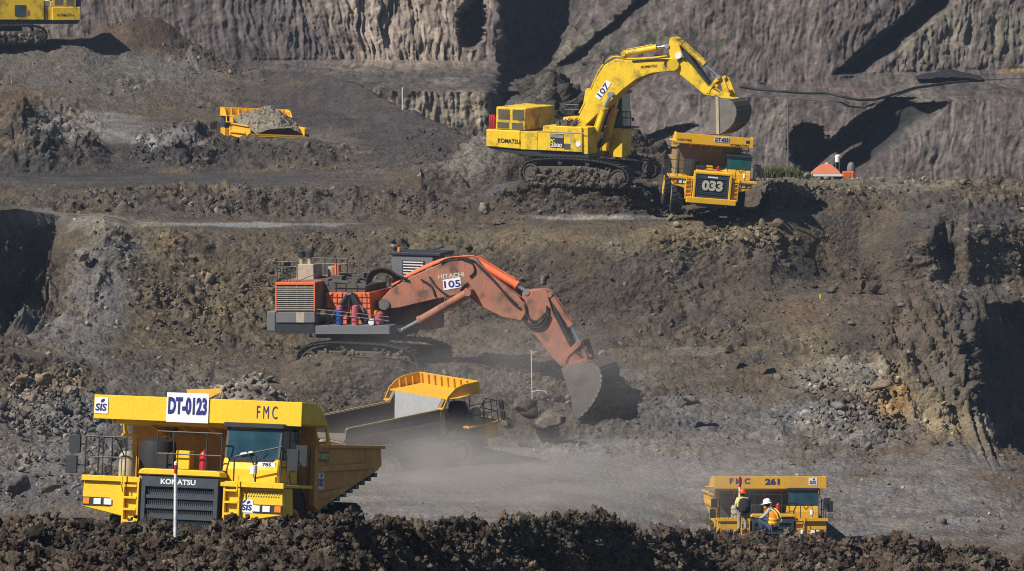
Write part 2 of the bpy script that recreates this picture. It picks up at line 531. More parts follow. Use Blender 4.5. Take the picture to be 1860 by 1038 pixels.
GL(.9, (-700, 255, 405), (-40, 269, 412), (0, 275.5, 424), (60, 282, 432), (100, 285, 434), (135, 282, 424), (190, 279.5, 412), (260, 281.5, 428), (520, 284.5, 436), (760, 284, 438), (1060, 280.0, 436), (1250, 279.3, 430),
   (1420, 280.5, 430), (1500, 285.5, 440), (1560, 287, 446), (1640, 284.5, 440), (1700, 283.5, 432), (1716, 286.5, 432), (1742, 287.5, 430), (1756, 284.5, 428), (1868, 289.5, 424), (2000, 291, 418), (2600, 294, 412))
# road with the pale line (left) and the truck stand (right)
GL(.3, (-700, 270, 372), (-20, 276, 384), (30, 281.5, 378), (60, 284.5, 384), (110, 287.6, 392), (150, 285.8, 393), (190, 284, 394), (230, 286, 409), (560, 287, 411), (760, 287, 412), (900, 286.5, 411), (1000, 283.2, 409), (1130, 282.2, 405), (1200, 283, 402),
   (1370, 283.6, 400), (1410, 284, 392), (1450, 286.5, 388), (1600, 289, 385), (1740, 288, 380), (1868, 292, 378), (2600, 298, 372))
GL(.35, (-700, 290, 368), (0, 290, 372), (60, 290, 380), (200, 290, 392), (560, 291, 402), (760, 291, 404), (900, 290, 404), (1000, 285.3, 401), (1150, 283.8, 399), (1200, 286, 395), (1370, 286.5, 391), (1400, 285.4, 378), (1450, 288.5, 366), (1600, 292, 358), (1740, 292, 352), (1868, 294, 350), (2600, 302, 348))
GL(1., (-700, 296, 332), (0, 296, 338), (200, 296, 340), (400, 297, 338), (700, 297, 345), (880, 295, 350), (940, 288, 338), (1040, 286.8, 336), (1140, 285, 341), (1180, 287.5, 360), (1210, 291, 386), (1250, 293, 383), (1372, 292, 379), (1392, 287.6, 350), (1415, 288.5, 336), (1600, 296, 330), (1740, 297, 326), (1868, 299, 324), (2600, 310, 320))
GL(.35, (-700, 301, 326), (0, 301, 332), (200, 301, 334), (400, 302, 333), (700, 302, 338), (880, 300, 338), (940, 290.5, 336), (1140, 288.5, 338), (1185, 291, 348), (1215, 297, 372), (1290, 299, 370), (1376, 298, 356), (1394, 292, 334), (1415, 293, 325), (1460, 298, 327), (1560, 299, 328), (1600, 300, 323), (1740, 301, 328), (1868, 303, 330), (2600, 318, 318))
GL(.5, (-700, 312, 316), (0, 312, 316), (200, 312, 317), (400, 312, 312), (700, 309, 312), (800, 308, 295), (880, 303, 322), (940, 299, 326), (1140, 297, 327), (1190, 299, 330), (1250, 306, 350), (1380, 306, 340), (1420, 301, 324), (1480, 303, 334), (1600, 305, 332), (2600, 330, 330))
# mounds on the upper level
GL(1., (-700, 319, 255), (0, 319, 196), (18, 319, 176), (45, 319, 172), (62, 319, 196), (85, 319, 216), (115, 319, 226), (140, 319, 222), (165, 319, 240), (200, 319, 276), (250, 319, 274), (285, 319, 246), (320, 319, 231), (350, 319, 227), (385, 320, 240), (430, 321, 246), (560, 321, 249), (640, 320, 268), (760, 318, 262), (860, 315, 264), (900, 313, 292),
   (1000, 311, 300), (1180, 309, 312), (1400, 310, 328), (2600, 335, 350))
GL(.3, (-700, 324, 262), (0, 324, 206), (45, 324, 190), (70, 324, 222), (110, 324, 246), (200, 324, 268), (250, 324, 268), (345, 325, 262), (430, 327, 282), (560, 327, 285), (640, 326, 272), (760, 322, 266), (860, 318, 272), (1000, 316, 306), (1400, 318, 340), (2600, 340, 360))
GL(.2, (-700, 338, 200), (0, 338, 200), (60, 338, 206), (110, 338, 222), (200, 338, 238), (300, 338, 246), (400, 337, 272), (560, 337, 272), (640, 336, 262), (720, 333, 262), (860, 322, 276), (1000, 320, 312), (1400, 330, 340), (2600, 345, 360))
GL(.3, (-700, 350, 178), (0, 350, 182), (110, 350, 198), (200, 350, 212), (300, 350, 216), (380, 350, 220), (460, 349, 228), (560, 346, 240), (640, 342, 250), (720, 338, 254), (860, 326, 268), (1000, 325, 312), (1400, 340, 345), (2600, 350, 365))
# crest of the upper left hill
GL(.9, (-700, 362, 120), (0, 362, 125), (200, 362, 140), (330, 362, 160), (430, 362, 170), (560, 357, 190), (640, 352, 212), (720, 345, 226), (800, 337, 248), (860, 329, 264), (1000, 330, 316), (1400, 345, 350), (2600, 352, 368))
GL(.6, (-700, 370, 74), (0, 370, 76), (150, 370, 77), (200, 371, 96), (300, 371, 110), (380, 370, 118), (440, 369, 128), (560, 364, 132), (650, 358, 152), (720, 350, 192), (800, 341, 225), (860, 332, 254), (1000, 333, 322), (1400, 350, 350), (2600, 356, 370))
GL(.6, (-700, 377, 68), (0, 377, 70), (120, 377, 70), (165, 378, 64), (185, 378, 48), (210, 378, 45), (240, 378, 32), (275, 378, 28), (310, 378, 42), (330, 378, 62), (380, 376, 88), (420, 374, 116), (440, 373, 127), (560, 368, 131), (650, 361, 151), (720, 353, 191), (800, 343, 224), (860, 334, 254), (1000, 336, 330), (1400, 352, 352), (2600, 358, 372))
GL(.3, (-700, 386, 100), (330, 386, 130), (440, 382, 160), (650, 368, 190), (860, 342, 280), (1000, 345, 345), (1400, 358, 355), (2600, 364, 375))
GL(.3, (-700, 400, None, -7), (2600, 400, None, -9))
GL(.3, (-700, 430, None, -9), (2600, 430, None, -10))

pxs = np.concatenate([np.arange(-700, -90, 14), np.arange(-90, 1950, 2.0), np.arange(1950, 2600, 14)])
rows = []
for k in range(len(G) - 1):
    a, b = line_arrays(G[k][1], pxs), line_arrays(G[k + 1][1], pxs)
    sel = (pxs > 0) & (pxs < 1860)
    Pa = np.stack([0 * pxs, a[0], a[1]], -1); Pb = np.stack([0 * pxs, b[0], b[1]], -1)
    ya, yb = screen(Pa)[1][sel], screen(Pb)[1][sel]
    n = int(max(np.percentile(np.abs(ya - yb), 90) / 1.9, 4))
    rows.append(min(n, 110))
P0, T = sheet([g[1] for g in G], pxs, rows)
rough = np.interp(T, np.arange(len(G)), [g[0] for g in G])[:, None] * np.ones((1, len(pxs)))
SX, SY = screen(P0)
Nn = grid_normals(P0)
flat = P0.reshape(-1, 3)
# the graded roads and the floor are smoother, whatever line they lie on
for (x, y, rx, ry, v) in [(900, 880, 420, 65, .12), (1650, 900, 260, 90, .3), (200, 232, 160, 28, .15), (300, 324, 420, 12, .15), (450, 408, 330, 9, .12), (1080, 394, 170, 9, .12),
                          (620, 190, 220, 75, .4), (1280, 640, 60, 12, .25), (1560, 540, 160, 14, .4)]:
    m = 1 - sstep(.6, 1.15, np.hypot((SX - x) / rx, (SY - y) / ry))
    rough = rough * (1 - m) + v * m
for (x, y, rx, ry, v) in [(80, 240, 130, 70, 1.5), (330, 262, 100, 45, 1.6), (480, 280, 220, 26, 1.2), (1060, 362, 180, 34, 1.3), (1600, 362, 330, 26, 1.2), (560, 362, 640, 26, 1.1), (90, 720, 150, 80, 1.2), (1000, 730, 160, 40, 1.1), (1540, 690, 90, 70, 1.1), (380, 100, 80, 40, 1.3)]:
    m = 1 - sstep(.6, 1.15, np.hypot((SX - x) / rx, (SY - y) / ry))
    rough = np.maximum(rough, rough * (1 - m) + v * m)
keep = np.clip((rough - 1) * 3, 0, 1)
rough = rough * (keep + (1 - keep) * (.40 + .75 * sstep(-.3, .35, fbm(flat / 8.0, 3, 101)).reshape(rough.shape)))
big = fbm(flat / np.array([9., 9., 9.]), 3, 1).reshape(rough.shape)
mid = billow(flat / 2.6, 3, 5).reshape(rough.shape)
fu, fv = flat[:, 0], flat[:, 1] + 1.6 * flat[:, 2]
wx = fbm(flat / 1.1, 2, 31) * .35
f1, e1, c1 = worley2(fu / 1.25 + wx, fv / 1.25 - wx, 3)
f2, e2, c2 = worley2(fu / .58 - wx, fv / .58 + wx, 8)
f3, e3, c3 = worley2(fu / .28 + wx, fv / .28, 19)
patch = sstep(-.25, .45, fbm(flat / 5.0, 3, 44)).reshape(rough.shape)
chunk = (np.clip(.75 - f1, 0, 1) * (.25 + c1) ** 1.3).reshape(rough.shape)
chip = (np.clip(.7 - f2, 0, 1) * (.2 + c2)).reshape(rough.shape)
fine = fbm(flat / .8, 3, 71).reshape(rough.shape)
disp = rough * (.40 * big + .32 * mid + (.40 * chunk) * (.35 + .9 * patch) + .30 * chip + .16 * fine + .16 * (np.clip(.7 - f3, 0, 1) * (.1 + c3)).reshape(rough.shape))
disp += (1 - rough) * .03 * fine
disp *= np.clip((P0[..., 1] - 60) / 60, .2, 1)
# the cut faces are ribbed from top to bottom
for (x, y, rx, ry, amp) in [(25, 510, 90, 100, .9), (1810, 680, 90, 170, .6), (1722, 455, 40, 50, .5)]:
    m = 1 - sstep(.7, 1.1, np.hypot((SX - x) / rx, (SY - y) / ry))
    q = np.stack([flat[:, 0] / .75, flat[:, 1] / 30.0, flat[:, 2] / 12.0], -1)
    disp = disp + amp * m * (billow(q, 3, 120)).reshape(rough.shape)
# slanting ridges of the ochre bank
m = (1 - sstep(.6, 1.1, np.hypot((SX - 1690) / 120, (SY - 660) / 140)))
u_ = (SX - .55 * (SY - 560)) / 34.0
disp = disp + m * (.55 * billow(np.stack([u_.ravel(), flat[:, 2] / 8, u_.ravel() * 0], -1), 3, 33) + .6 * billow(flat / 1.6, 3, 35) + .35 * fbm(flat / .7, 3, 36)).reshape(rough.shape)
# slide marks down the loose slopes
q = np.stack([(flat[:, 0] + .35 * flat[:, 2]) / .9, flat[:, 1] / 9.0, flat[:, 2] / 7.0], -1)
disp = disp + .08 * rough * billow(q, 3, 77).reshape(rough.shape)
disp = disp - .28 * np.clip(rough, 0, 1.5)
# keep the stands of the machines level
P = P0 + Nn * disp[..., None]
spec = [BROWN,
    (900, 900, 620, 110, 0, GREY, .9), (1500, 930, 500, 130, 0, GREY, .85), (1000, 930, 330, 40, 0, ROAD, .8), (750, 900, 200, 50, 0, ROAD, .6),
    (80, 800, 190, 130, 0, GREY, .75), (60, 890, 180, 30, 0, DGREY, .5), (90, 690, 130, 40, 0, TAN, .35),
    (330, 690, 160, 40, 0, GREY, .4), (1250, 800, 260, 120, 0, GREY, .8), (1500, 760, 120, 40, 10, GREY, .8),
    (330, 540, 240, 110, 0, (0.135, 0.102, 0.062), .9), (240, 440, 120, 40, 0, TAN, .5), (170, 560, 70, 150, 25, GREY, .85), (180, 405, 60, 22, 0, PALE, .8), (70, 395, 70, 22, 0, PALE, .75), (60, 590, 50, 40, 30, GREY, .7),
    (60, 510, 60, 90, 20, DBROWN, .7), (800, 470, 300, 70, 0, BROWN, .6), (1150, 520, 330, 110, 0, (0.088, 0.068, 0.05), .85), (900, 430, 260, 20, 0, TAN, .45),
    (1240, 430, 200, 28, -4, TAN, .75), (1330, 405, 90, 18, -8, TAN, .6), (1500, 360, 120, 30, 10, DBROWN, .5), (1560, 335, 320, 12, 0, (0.21, .175, .115), .75), (1750, 400, 160, 60, 0, DGREY, .6),
    (1620, 470, 130, 50, 0, DBROWN, .5), (1700, 500, 30, 30, 30, PALE, .5), (1580, 538, 180, 12, 0, (0.15, .105, .08), .7), (1470, 575, 60, 30, 0, RUST, .6),
    (1560, 620, 90, 50, 20, DBROWN, .45), (1480, 640, 60, 70, 0, TAN, .5), (1530, 680, 80, 40, -15, PALE, .55), (1620, 715, 40, 55, -35, OCHRE, .85), (1640, 735, 70, 40, 10, PALE, .5), (1700, 760, 80, 25, 25, (0.24, .18, .09), .6),
    (1790, 640, 70, 200, 0, DGREY, .5), (1280, 637, 60, 8, 0, PALE, .7), (1240, 655, 120, 22, 0, BROWN, .4),
    (600, 362, 700, 28, 0, (0.098, .078, .06), .8), (300, 324, 460, 12, 0, DGREY, .8), (420, 408, 220, 5, 0, (.30, .28, .25), .85), (1090, 394, 150, 6, 0, (.30, .27, .23), .9), (1000, 372, 280, 24, 0, DBROWN, .7),
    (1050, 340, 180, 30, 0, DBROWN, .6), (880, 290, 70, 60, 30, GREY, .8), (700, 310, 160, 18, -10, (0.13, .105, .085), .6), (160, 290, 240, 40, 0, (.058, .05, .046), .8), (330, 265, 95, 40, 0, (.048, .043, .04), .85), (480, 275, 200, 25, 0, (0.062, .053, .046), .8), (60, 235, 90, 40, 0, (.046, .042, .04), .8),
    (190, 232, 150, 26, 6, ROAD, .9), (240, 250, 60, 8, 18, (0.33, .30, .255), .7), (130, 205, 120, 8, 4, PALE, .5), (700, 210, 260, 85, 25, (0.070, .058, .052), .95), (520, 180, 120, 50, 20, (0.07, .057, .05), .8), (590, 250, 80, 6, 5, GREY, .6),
    (180, 130, 260, 55, 0, (0.135, .115, .09), .85), (300, 130, 100, 35, 15, GREY, .4), (280, 65, 90, 40, 0, (0.075, .052, .036), .9), (200, 60, 40, 30, 0, RUST, .5), (390, 105, 40, 28, 25, DBROWN, .7), (20, 180, 50, 25, 0, RUST, .6), (30, 180, 40, 18, 0, (.12, .075, .048), .6), (1660, 690, 100, 110, -30, (0.15, .118, .08), .6), (1640, 720, 38, 40, -30, (.34, .2, .075), .75), (1700, 765, 60, 20, 20, (.30, .22, .12), .7), (1790, 778, 26, 22, 0, (.34, .29, .19), .8), (1700, 745, 130, 26, 34, (.25, .185, .10), .75), (1610, 665, 60, 22, 34, (.22, .15, .08), .5), (1575, 690, 60, 30, -10, (.26, .235, .18), .5)]
colr = blobs(SX, SY, spec, P0)
# each chunk of soil keeps a tone of its own
tone = (1 + (c1.reshape(rough.shape) - .5) * .35 * rough + (c2.reshape(rough.shape) - .5) * .5 * rough) * (1 + .18 * fbm(flat / 1.7, 4, 91).reshape(rough.shape))
# wheel tracks and scrape lines along the graded roads
lines_ = fbm(np.stack([fu / 9.0, fv / .55, fv * 0], -1), 4, 55).reshape(rough.shape)
tone *= 1 + .12 * lines_ * (1 - rough)
rut = np.zeros(rough.shape)
for (y0_, sl, bend, xa, xb, w_) in [(214, .02, 0, -20, 60, .45), (220, -.06, .004, -15, 60, .45), (226, .05, 0, -12, 40, .4), (231, .10, -.003, -14, 30, .45), (236, -.04, .002, -8, 26, .4), (222, .14, 0, 5, 60, .4),
                                     (341, .05, .004, -45, -20, .5), (346, -.04, 0, -45, -20, .5), (306, .0, .001, -45, 0, .4), (309, .03, 0, -45, -5, .4), (288, .0, .001, -30, 10, .35)]:
    for off_ in (-1.9, 1.9):
        yc = y0_ + off_ + sl * P0[..., 0] + bend * P0[..., 0] ** 2
        rut += np.exp(-((P0[..., 1] - yc) / w_) ** 2) * sstep(xa - 4, xa + 4, P0[..., 0]) * (1 - sstep(xb - 4, xb + 4, P0[..., 0]))
rut = np.clip(rut, 0, 1) * np.clip(1.2 - 1.4 * rough, 0, 1) * (.6 + .5 * patch)
tone *= 1 - .30 * rut
P -= Nn * (.07 * rut)[..., None]
tint = fbm(flat / 3.0, 3, 66).reshape(rough.shape)
colr = colr * np.clip(tone, .45, 1.9)[..., None] * (1 + tint[..., None] * np.array([.10, .03, -.10]))
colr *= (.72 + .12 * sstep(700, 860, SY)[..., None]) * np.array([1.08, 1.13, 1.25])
MG = mat_ground('earth', 8.0, .9, .14, .5)
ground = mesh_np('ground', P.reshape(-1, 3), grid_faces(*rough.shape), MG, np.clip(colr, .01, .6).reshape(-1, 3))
tag(ground, 'brown and grey benches and haul roads of the open pit mine', 'ground', kind='structure')

def ground_z(x, y):
    """height of the finished ground at a point"""
    d = (P[..., 0] - x) ** 2 + (P[..., 1] - y) ** 2
    i = np.unravel_index(np.argmin(d), d.shape)
    return float(P[i][2])

# ------------------------------------------------------------------ loose rocks
def rock_shapes(n, sub=2, seed=5, rounded=False):
    out = []
    rg = np.random.default_rng(seed)
    for k in range(n):
        bm = bmesh.new(); bmesh.ops.create_icosphere(bm, subdivisions=sub, radius=1)
        v = np.array([q.co[:] for q in bm.verts]); f = np.array([[w.index for w in q.verts] for q in bm.faces]); bm.free()
        if rounded:
            v = v * (1 + .75 * fbm(v * 1.5 + rg.normal(size=3) * 9, 4, k, .65))[:, None]
        else:
            for _ in range(11):     # cleave off faces
                nrm = rg.normal(size=3); nrm /= np.linalg.norm(nrm); dlt = rg.uniform(.42, .8)
                s = v @ nrm; over = np.clip(s - dlt, 0, None); v = v - over[:, None] * nrm
            v = v * (1 + .12 * perlin(v * 2.4 + rg.normal(size=3) * 9, k))[:, None]
        v = v * rg.uniform([.8, .6, .45], [1.3, 1.0, .9]); out.append((v, f))
    return out

def rand_rots(n, rg):
    q = rg.normal(size=(n, 4)); q /= np.linalg.norm(q, axis=1)[:, None]
    w, x, y, z = q.T
    return np.stack([np.stack([1 - 2 * (y * y + z * z), 2 * (x * y - z * w), 2 * (x * z + y * w)], -1),
                     np.stack([2 * (x * y + z * w), 1 - 2 * (x * x + z * z), 2 * (y * z - x * w)], -1),
                     np.stack([2 * (x * z - y * w), 2 * (y * z + x * w), 1 - 2 * (x * x + y * y)], -1)], 1)

def scatter(name, pts, sizes, cols, shapes, mat, seed=1, smooth=False):
    rg = np.random.default_rng(seed)
    rot = rand_rots(len(pts), rg); which = rg.integers(0, len(shapes), len(pts))
    V, Fc, C = [], [], []; off = 0
    for s, (v, f) in enumerate(shapes):
        idx = np.where(which == s)[0]
        if not len(idx): continue
        vv = np.einsum('nij,vj->nvi', rot[idx], v) * sizes[idx][:, None, None] + pts[idx][:, None, :]
        V.append(vv.reshape(-1, 3))
        Fc.append((f[None] + (np.arange(len(idx)) * len(v))[:, None, None] + off).reshape(-1, 3)); off += len(idx) * len(v)
        C.append(np.repeat(cols[idx], len(v), 0))
    return mesh_np(name, np.concatenate(V), np.concatenate(Fc), mat, np.clip(np.concatenate(C), .008, .6), smooth)

MR = mat_ground('stone', 9.0, .6, .06, .38)
SHAPES = rock_shapes(14, 2)
inview = (SX > -60) & (SX < 1920) & (SY > 15) & (SY < 990) & (P0[..., 1] > 205)
wgt = (np.clip(rough - .05, .03, 1) ** 1.2 * (.3 + patch) * inview).ravel()
bl = np.zeros(SX.shape)
for (x, y, rx, ry, g) in [(90, 760, 160, 110, 1.6), (330, 270, 110, 40, 1.2), (1300, 410, 180, 40, 1.5), (1560, 335, 320, 20, 1.2), (1540, 690, 110, 60, 1.4), (1000, 720, 160, 50, .8), (560, 365, 600, 35, .5), (1600, 770, 160, 60, .8),
                          (400, 560, 280, 110, .7), (640, 190, 240, 80, -.9), (300, 130, 200, 60, .5)]:
    bl += g * (1 - sstep(.5, 1.1, np.hypot((SX - x) / rx, (SY - y) / ry)))
wgt *= np.clip(1 + bl.ravel(), .05, 5); wgt /= wgt.sum()
NR = 26000
pick = RNG.choice(len(wgt), NR, p=wgt)
rp = P.reshape(-1, 3)[pick] + RNG.normal(size=(NR, 3)) * .15
rs = np.exp(RNG.normal(-2.2, .55, NR)); rs = np.clip(rs, .06, .6)
rs *= np.clip(.6 + .5 * bl.ravel()[pick], .55, 1.15)
rc = colr.reshape(-1, 3)[pick] * RNG.uniform(.6, 1.4, (NR, 1)) ** 1.4 * RNG.normal(1, .025, (NR, 3))
# bigger pale stones lie between
N2 = 2600
pick2 = RNG.choice(len(wgt), N2, p=wgt)
rp = np.concatenate([rp, P.reshape(-1, 3)[pick2]]); rs = np.concatenate([rs, np.clip(np.exp(RNG.normal(-1.75, .4, N2)), .1, .42)])
rc = np.concatenate([rc, colr.reshape(-1, 3)[pick2] * RNG.uniform(.9, 2.2, (N2, 1))])
rubble = scatter('rubble', rp, rs, rc, SHAPES, MR)
tag(rubble, 'loose grey and brown stones strewn over the benches', 'rubble', kind='stuff')

# ------------------------------------------------------------------ the high wall behind
Wl = []
def WL(*pts): Wl.append([(p + (None,))[:4] if len(p) == 3 else p for p in pts])
WL((-700, 388, None, -12), (1100, 388, None, -12), (1300, 382, None, -9), (2600, 382, None, -9))
WL((-700, 404, None, -6), (1100, 400, None, -8), (1300, 395, 334), (1500, 393, 334), (2600, 393, 338))
WL((-700, 409, 168), (400, 409, 165), (640, 407, 160), (740, 405, 166), (885, 405, 167), (902, 409, 172), (915, 420, 180), (1000, 424, 186), (1080, 418, 186), (1150, 409, 188), (1250, 404, 170), (1400, 402, 180), (1500, 402, 185), (1600, 402, 188), (1700, 401, 182), (2600, 402, 172))
WL((-700, 421, 128), (400, 421, 126), (640, 425, 121), (900, 428, 128), (1000, 432, 132), (1100, 424, 136), (1250, 410, 158), (1400, 410, 170), (1500, 409, 172), (1600, 412, 158), (1700, 415, 150), (1860, 416, 142), (2600, 417, 140))
WL((-700, 424, 112), (400, 424, 110), (640, 428, 108), (900, 431, 112), (1000, 437, 118), (1100, 428, 118), (1250, 414, 140), (1400, 414, 152), (1500, 413, 152), (1600, 416, 132), (1700, 419, 128), (1860, 420, 124), (2600, 421, 120))
WL((-700, 452, -420), (400, 452, -420), (1000, 462, -420), (1250, 446, -420), (2600, 446, -420))
wpx = np.concatenate([np.arange(-700, -60, 12), np.arange(-60, 1920, 2.0), np.arange(1920, 2600, 12)])
Pw, Tw = sheet(Wl, wpx, [10, 92, 34, 10, 285], 9)
wx_, wy_ = screen(Pw)
coal = np.zeros(wx_.shape)  # dark seams, plus shade painted into recesses and the notch

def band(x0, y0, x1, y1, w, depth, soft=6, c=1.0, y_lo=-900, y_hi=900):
    """a dark band cut into the wall along a slanting line, its shade painted too, w px wide to its right"""
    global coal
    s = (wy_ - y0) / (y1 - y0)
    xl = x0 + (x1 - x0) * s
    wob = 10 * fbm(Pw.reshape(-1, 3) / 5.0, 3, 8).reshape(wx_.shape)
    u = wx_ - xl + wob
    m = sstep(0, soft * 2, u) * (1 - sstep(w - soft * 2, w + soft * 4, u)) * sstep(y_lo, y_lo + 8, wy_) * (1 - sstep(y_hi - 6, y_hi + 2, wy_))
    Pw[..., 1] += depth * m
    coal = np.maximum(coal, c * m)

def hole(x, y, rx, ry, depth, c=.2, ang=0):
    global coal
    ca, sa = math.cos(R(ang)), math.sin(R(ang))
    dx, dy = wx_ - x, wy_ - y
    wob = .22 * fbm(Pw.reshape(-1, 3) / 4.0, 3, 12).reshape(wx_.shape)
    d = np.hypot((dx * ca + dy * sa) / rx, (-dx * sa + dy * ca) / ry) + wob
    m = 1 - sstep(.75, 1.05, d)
    Pw[..., 1] += depth * m; coal = np.maximum(coal, c * m)  # hollow cut in, its shade also painted into the colour

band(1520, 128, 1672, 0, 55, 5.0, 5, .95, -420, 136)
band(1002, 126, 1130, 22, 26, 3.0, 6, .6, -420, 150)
band(1436, 305, 1592, 188, 60, 8.0, 5, .9, 176, 345)  # this band and the next: shaded recesses painted near-black
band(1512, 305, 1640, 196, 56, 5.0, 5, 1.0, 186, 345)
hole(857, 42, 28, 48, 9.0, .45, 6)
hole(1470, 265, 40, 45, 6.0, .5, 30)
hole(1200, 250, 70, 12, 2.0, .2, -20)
# the deep notch: its left flank turns away from the sun, with shade painted in too
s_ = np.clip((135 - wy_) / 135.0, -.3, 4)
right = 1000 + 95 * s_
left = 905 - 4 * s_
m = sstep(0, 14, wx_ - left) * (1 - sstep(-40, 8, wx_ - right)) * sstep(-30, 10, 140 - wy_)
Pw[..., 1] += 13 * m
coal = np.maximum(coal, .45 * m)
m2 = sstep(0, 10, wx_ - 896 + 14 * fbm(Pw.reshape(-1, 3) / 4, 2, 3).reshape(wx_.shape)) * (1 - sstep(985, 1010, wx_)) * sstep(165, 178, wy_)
Pw[..., 1] += 7 * m2; coal = np.maximum(coal, .35 * m2)  # flank of the lower wall set back, its shade painted in
Nw = grid_normals(Pw)
wf = Pw.reshape(-1, 3)
steep = sstep(.1, .42, 1 - np.abs(Nw[..., 2]))
# fluting: erosion runs down the face, leaning a little
lean = wf[:, 0] - np.interp(wx_.ravel(), [550, 900, 1100, 1600], [-.16, -.06, .16, .22]) * wf[:, 2] + .5 * fbm(wf / 5.0, 2, 87)
flq = np.stack([lean / 1.5, wf[:, 1] / 9.0, wf[:, 2] / 13.0], -1)
flu = billow(flq, 4, 2).reshape(wx_.shape)
flq2 = np.stack([lean / .62, wf[:, 1] / 5.0, wf[:, 2] / 5.0], -1)
flu2 = billow(flq2, 3, 9).reshape(wx_.shape)
ridge = fbm(np.stack([lean / 7.5, wf[:, 1] / 30.0, wf[:, 2] / 30.0], -1), 3, 4).reshape(wx_.shape)
strong = .26 + 1.15 * sstep(1.0, 0.0, np.hypot((wx_ - 720) / 250, (wy_ - 20) / 190)) + .28 * sstep(1.0, .2, np.hypot((wx_ - 1680) / 170, (wy_ - 80) / 110)) + .45 * sstep(1., .2, np.hypot((wx_ - 830) / 110, (wy_ - 200) / 60)) + .4 * sstep(1., .2, np.hypot((wx_ - 1700) / 200, (wy_ - 250) / 80)) + .5 * sstep(1., .3, np.hypot((wx_ - 1060) / 70, (wy_ - 90) / 90))
rg_ = fbm(wf / 1.3, 4, 21).reshape(wx_.shape)
lump = billow(wf / 3.5, 3, 24).reshape(wx_.shape)
bed_n = -.64 * wf[:, 0] + .77 * wf[:, 2]; bed_t = .77 * wf[:, 0] + .64 * wf[:, 2]
bedq = np.stack([bed_n / 1.1, bed_t / 11.0, wf[:, 1] / 40.0], -1)
bed = fbm(bedq, 4, 140).reshape(wx_.shape) * sstep(950, 1150, wx_)
some = (.25 + 1.0 * sstep(-.25, .4, fbm(wf / 6.0, 3, 141))).reshape(wx_.shape)
crack = fbm(wf / 2.2, 5, 142, .62).reshape(wx_.shape)
dw = steep * (.32 * bed + .22 * crack + strong * some * (.62 * flu + .5 * flu2 + 1.6 * ridge) + .34 * lump + .24 * flu2) + .30 * rg_ * (.5 + .5 * steep)
dw *= (1 - .55 * np.clip(coal, 0, 1))
Pw2 = Pw + Nw * (-dw)[..., None] * np.array([1, 1, .35])
wspec = [PURP,
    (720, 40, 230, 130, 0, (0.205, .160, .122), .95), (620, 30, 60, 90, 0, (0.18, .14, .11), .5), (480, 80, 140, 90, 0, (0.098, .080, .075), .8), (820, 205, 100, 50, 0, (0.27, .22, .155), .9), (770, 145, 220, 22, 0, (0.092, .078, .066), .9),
    (820, 148, 40, 9, 0, PALE, .5), (950, 40, 60, 110, 0, (0.06, .058, .06), .6), (1060, 95, 60, 45, -40, (0.17, .145, .11), .7), (1150, 60, 120, 40, -30, (0.12, .105, .085), .6),  # the near-black patch in the notch is painted shade
    (1350, 70, 190, 90, 0, (0.118, .092, .078), .8), (1450, 40, 80, 50, 0, (0.16, .13, .10), .6), (1200, 65, 40, 14, 0, (0.055, .062, .03), .4), (1305, 80, 24, 12, 0, (0.05, .06, .028), .6), (1165, 140, 30, 10, 0, (0.05, .06, .03), .4),
    (1690, 75, 80, 60, -45, (0.21, .18, .135), .85), (1780, 60, 130, 90, 0, (0.15, .125, .10), .7), (1830, 60, 40, 40, 0, (0.14, .14, .08), .4), (1620, 135, 50, 6, 0, (0.09, .1, .04), .6), (1640, 140, 160, 12, 0, (0.175, .135, .105), .6),
    (1500, 160, 260, 14, 0, (0.13, .095, .085), .6), (1600, 175, 110, 10, 5, (0.15, .105, .085), .6), (1570, 145, 50, 12, 0, DGREY, .6), (1760, 160, 120, 12, 0, (0.07, .06, .055), .6),
    (1300, 250, 140, 80, 0, (0.145, .122, .105), .8), (1220, 220, 60, 60, 0, (0.16, .14, .118), .5), (1420, 235, 60, 50, 0, (0.17, .145, .11), .6), (1680, 220, 120, 70, 30, (0.165, .14, .112), .7), (1780, 290, 120, 40, 0, (0.12, .1, .085), .7), (1840, 128, 30, 6, 0, OCHRE, .6)]
wcol = blobs(wx_, wy_, wspec, Pw, 13)
st_ = fbm(np.stack([lean / .8, wf[:, 1] / 6.0, wf[:, 2] / 7.0], -1), 4, 61).reshape(wx_.shape)
st2 = fbm(np.stack([lean / .25, wf[:, 1] / 4.0, wf[:, 2] / 2.2], -1), 3, 62).reshape(wx_.shape)
wt = 1.12 + .30 * fbm(bedq * np.array([1.6, 1, 1]), 4, 143).reshape(wx_.shape) * sstep(950, 1150, wx_) + .46 * st_ + .62 * st2 + .34 * rg_ + .25 * fbm(wf / .45, 3, 63).reshape(wx_.shape)
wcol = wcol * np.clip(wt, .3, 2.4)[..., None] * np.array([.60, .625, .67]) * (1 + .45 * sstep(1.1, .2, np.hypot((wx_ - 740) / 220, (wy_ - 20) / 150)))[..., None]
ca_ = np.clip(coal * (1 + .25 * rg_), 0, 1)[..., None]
wcol = wcol * (1 - ca_) + np.array((.022, .023, .027)) * (1 + .5 * st_[..., None]) * ca_
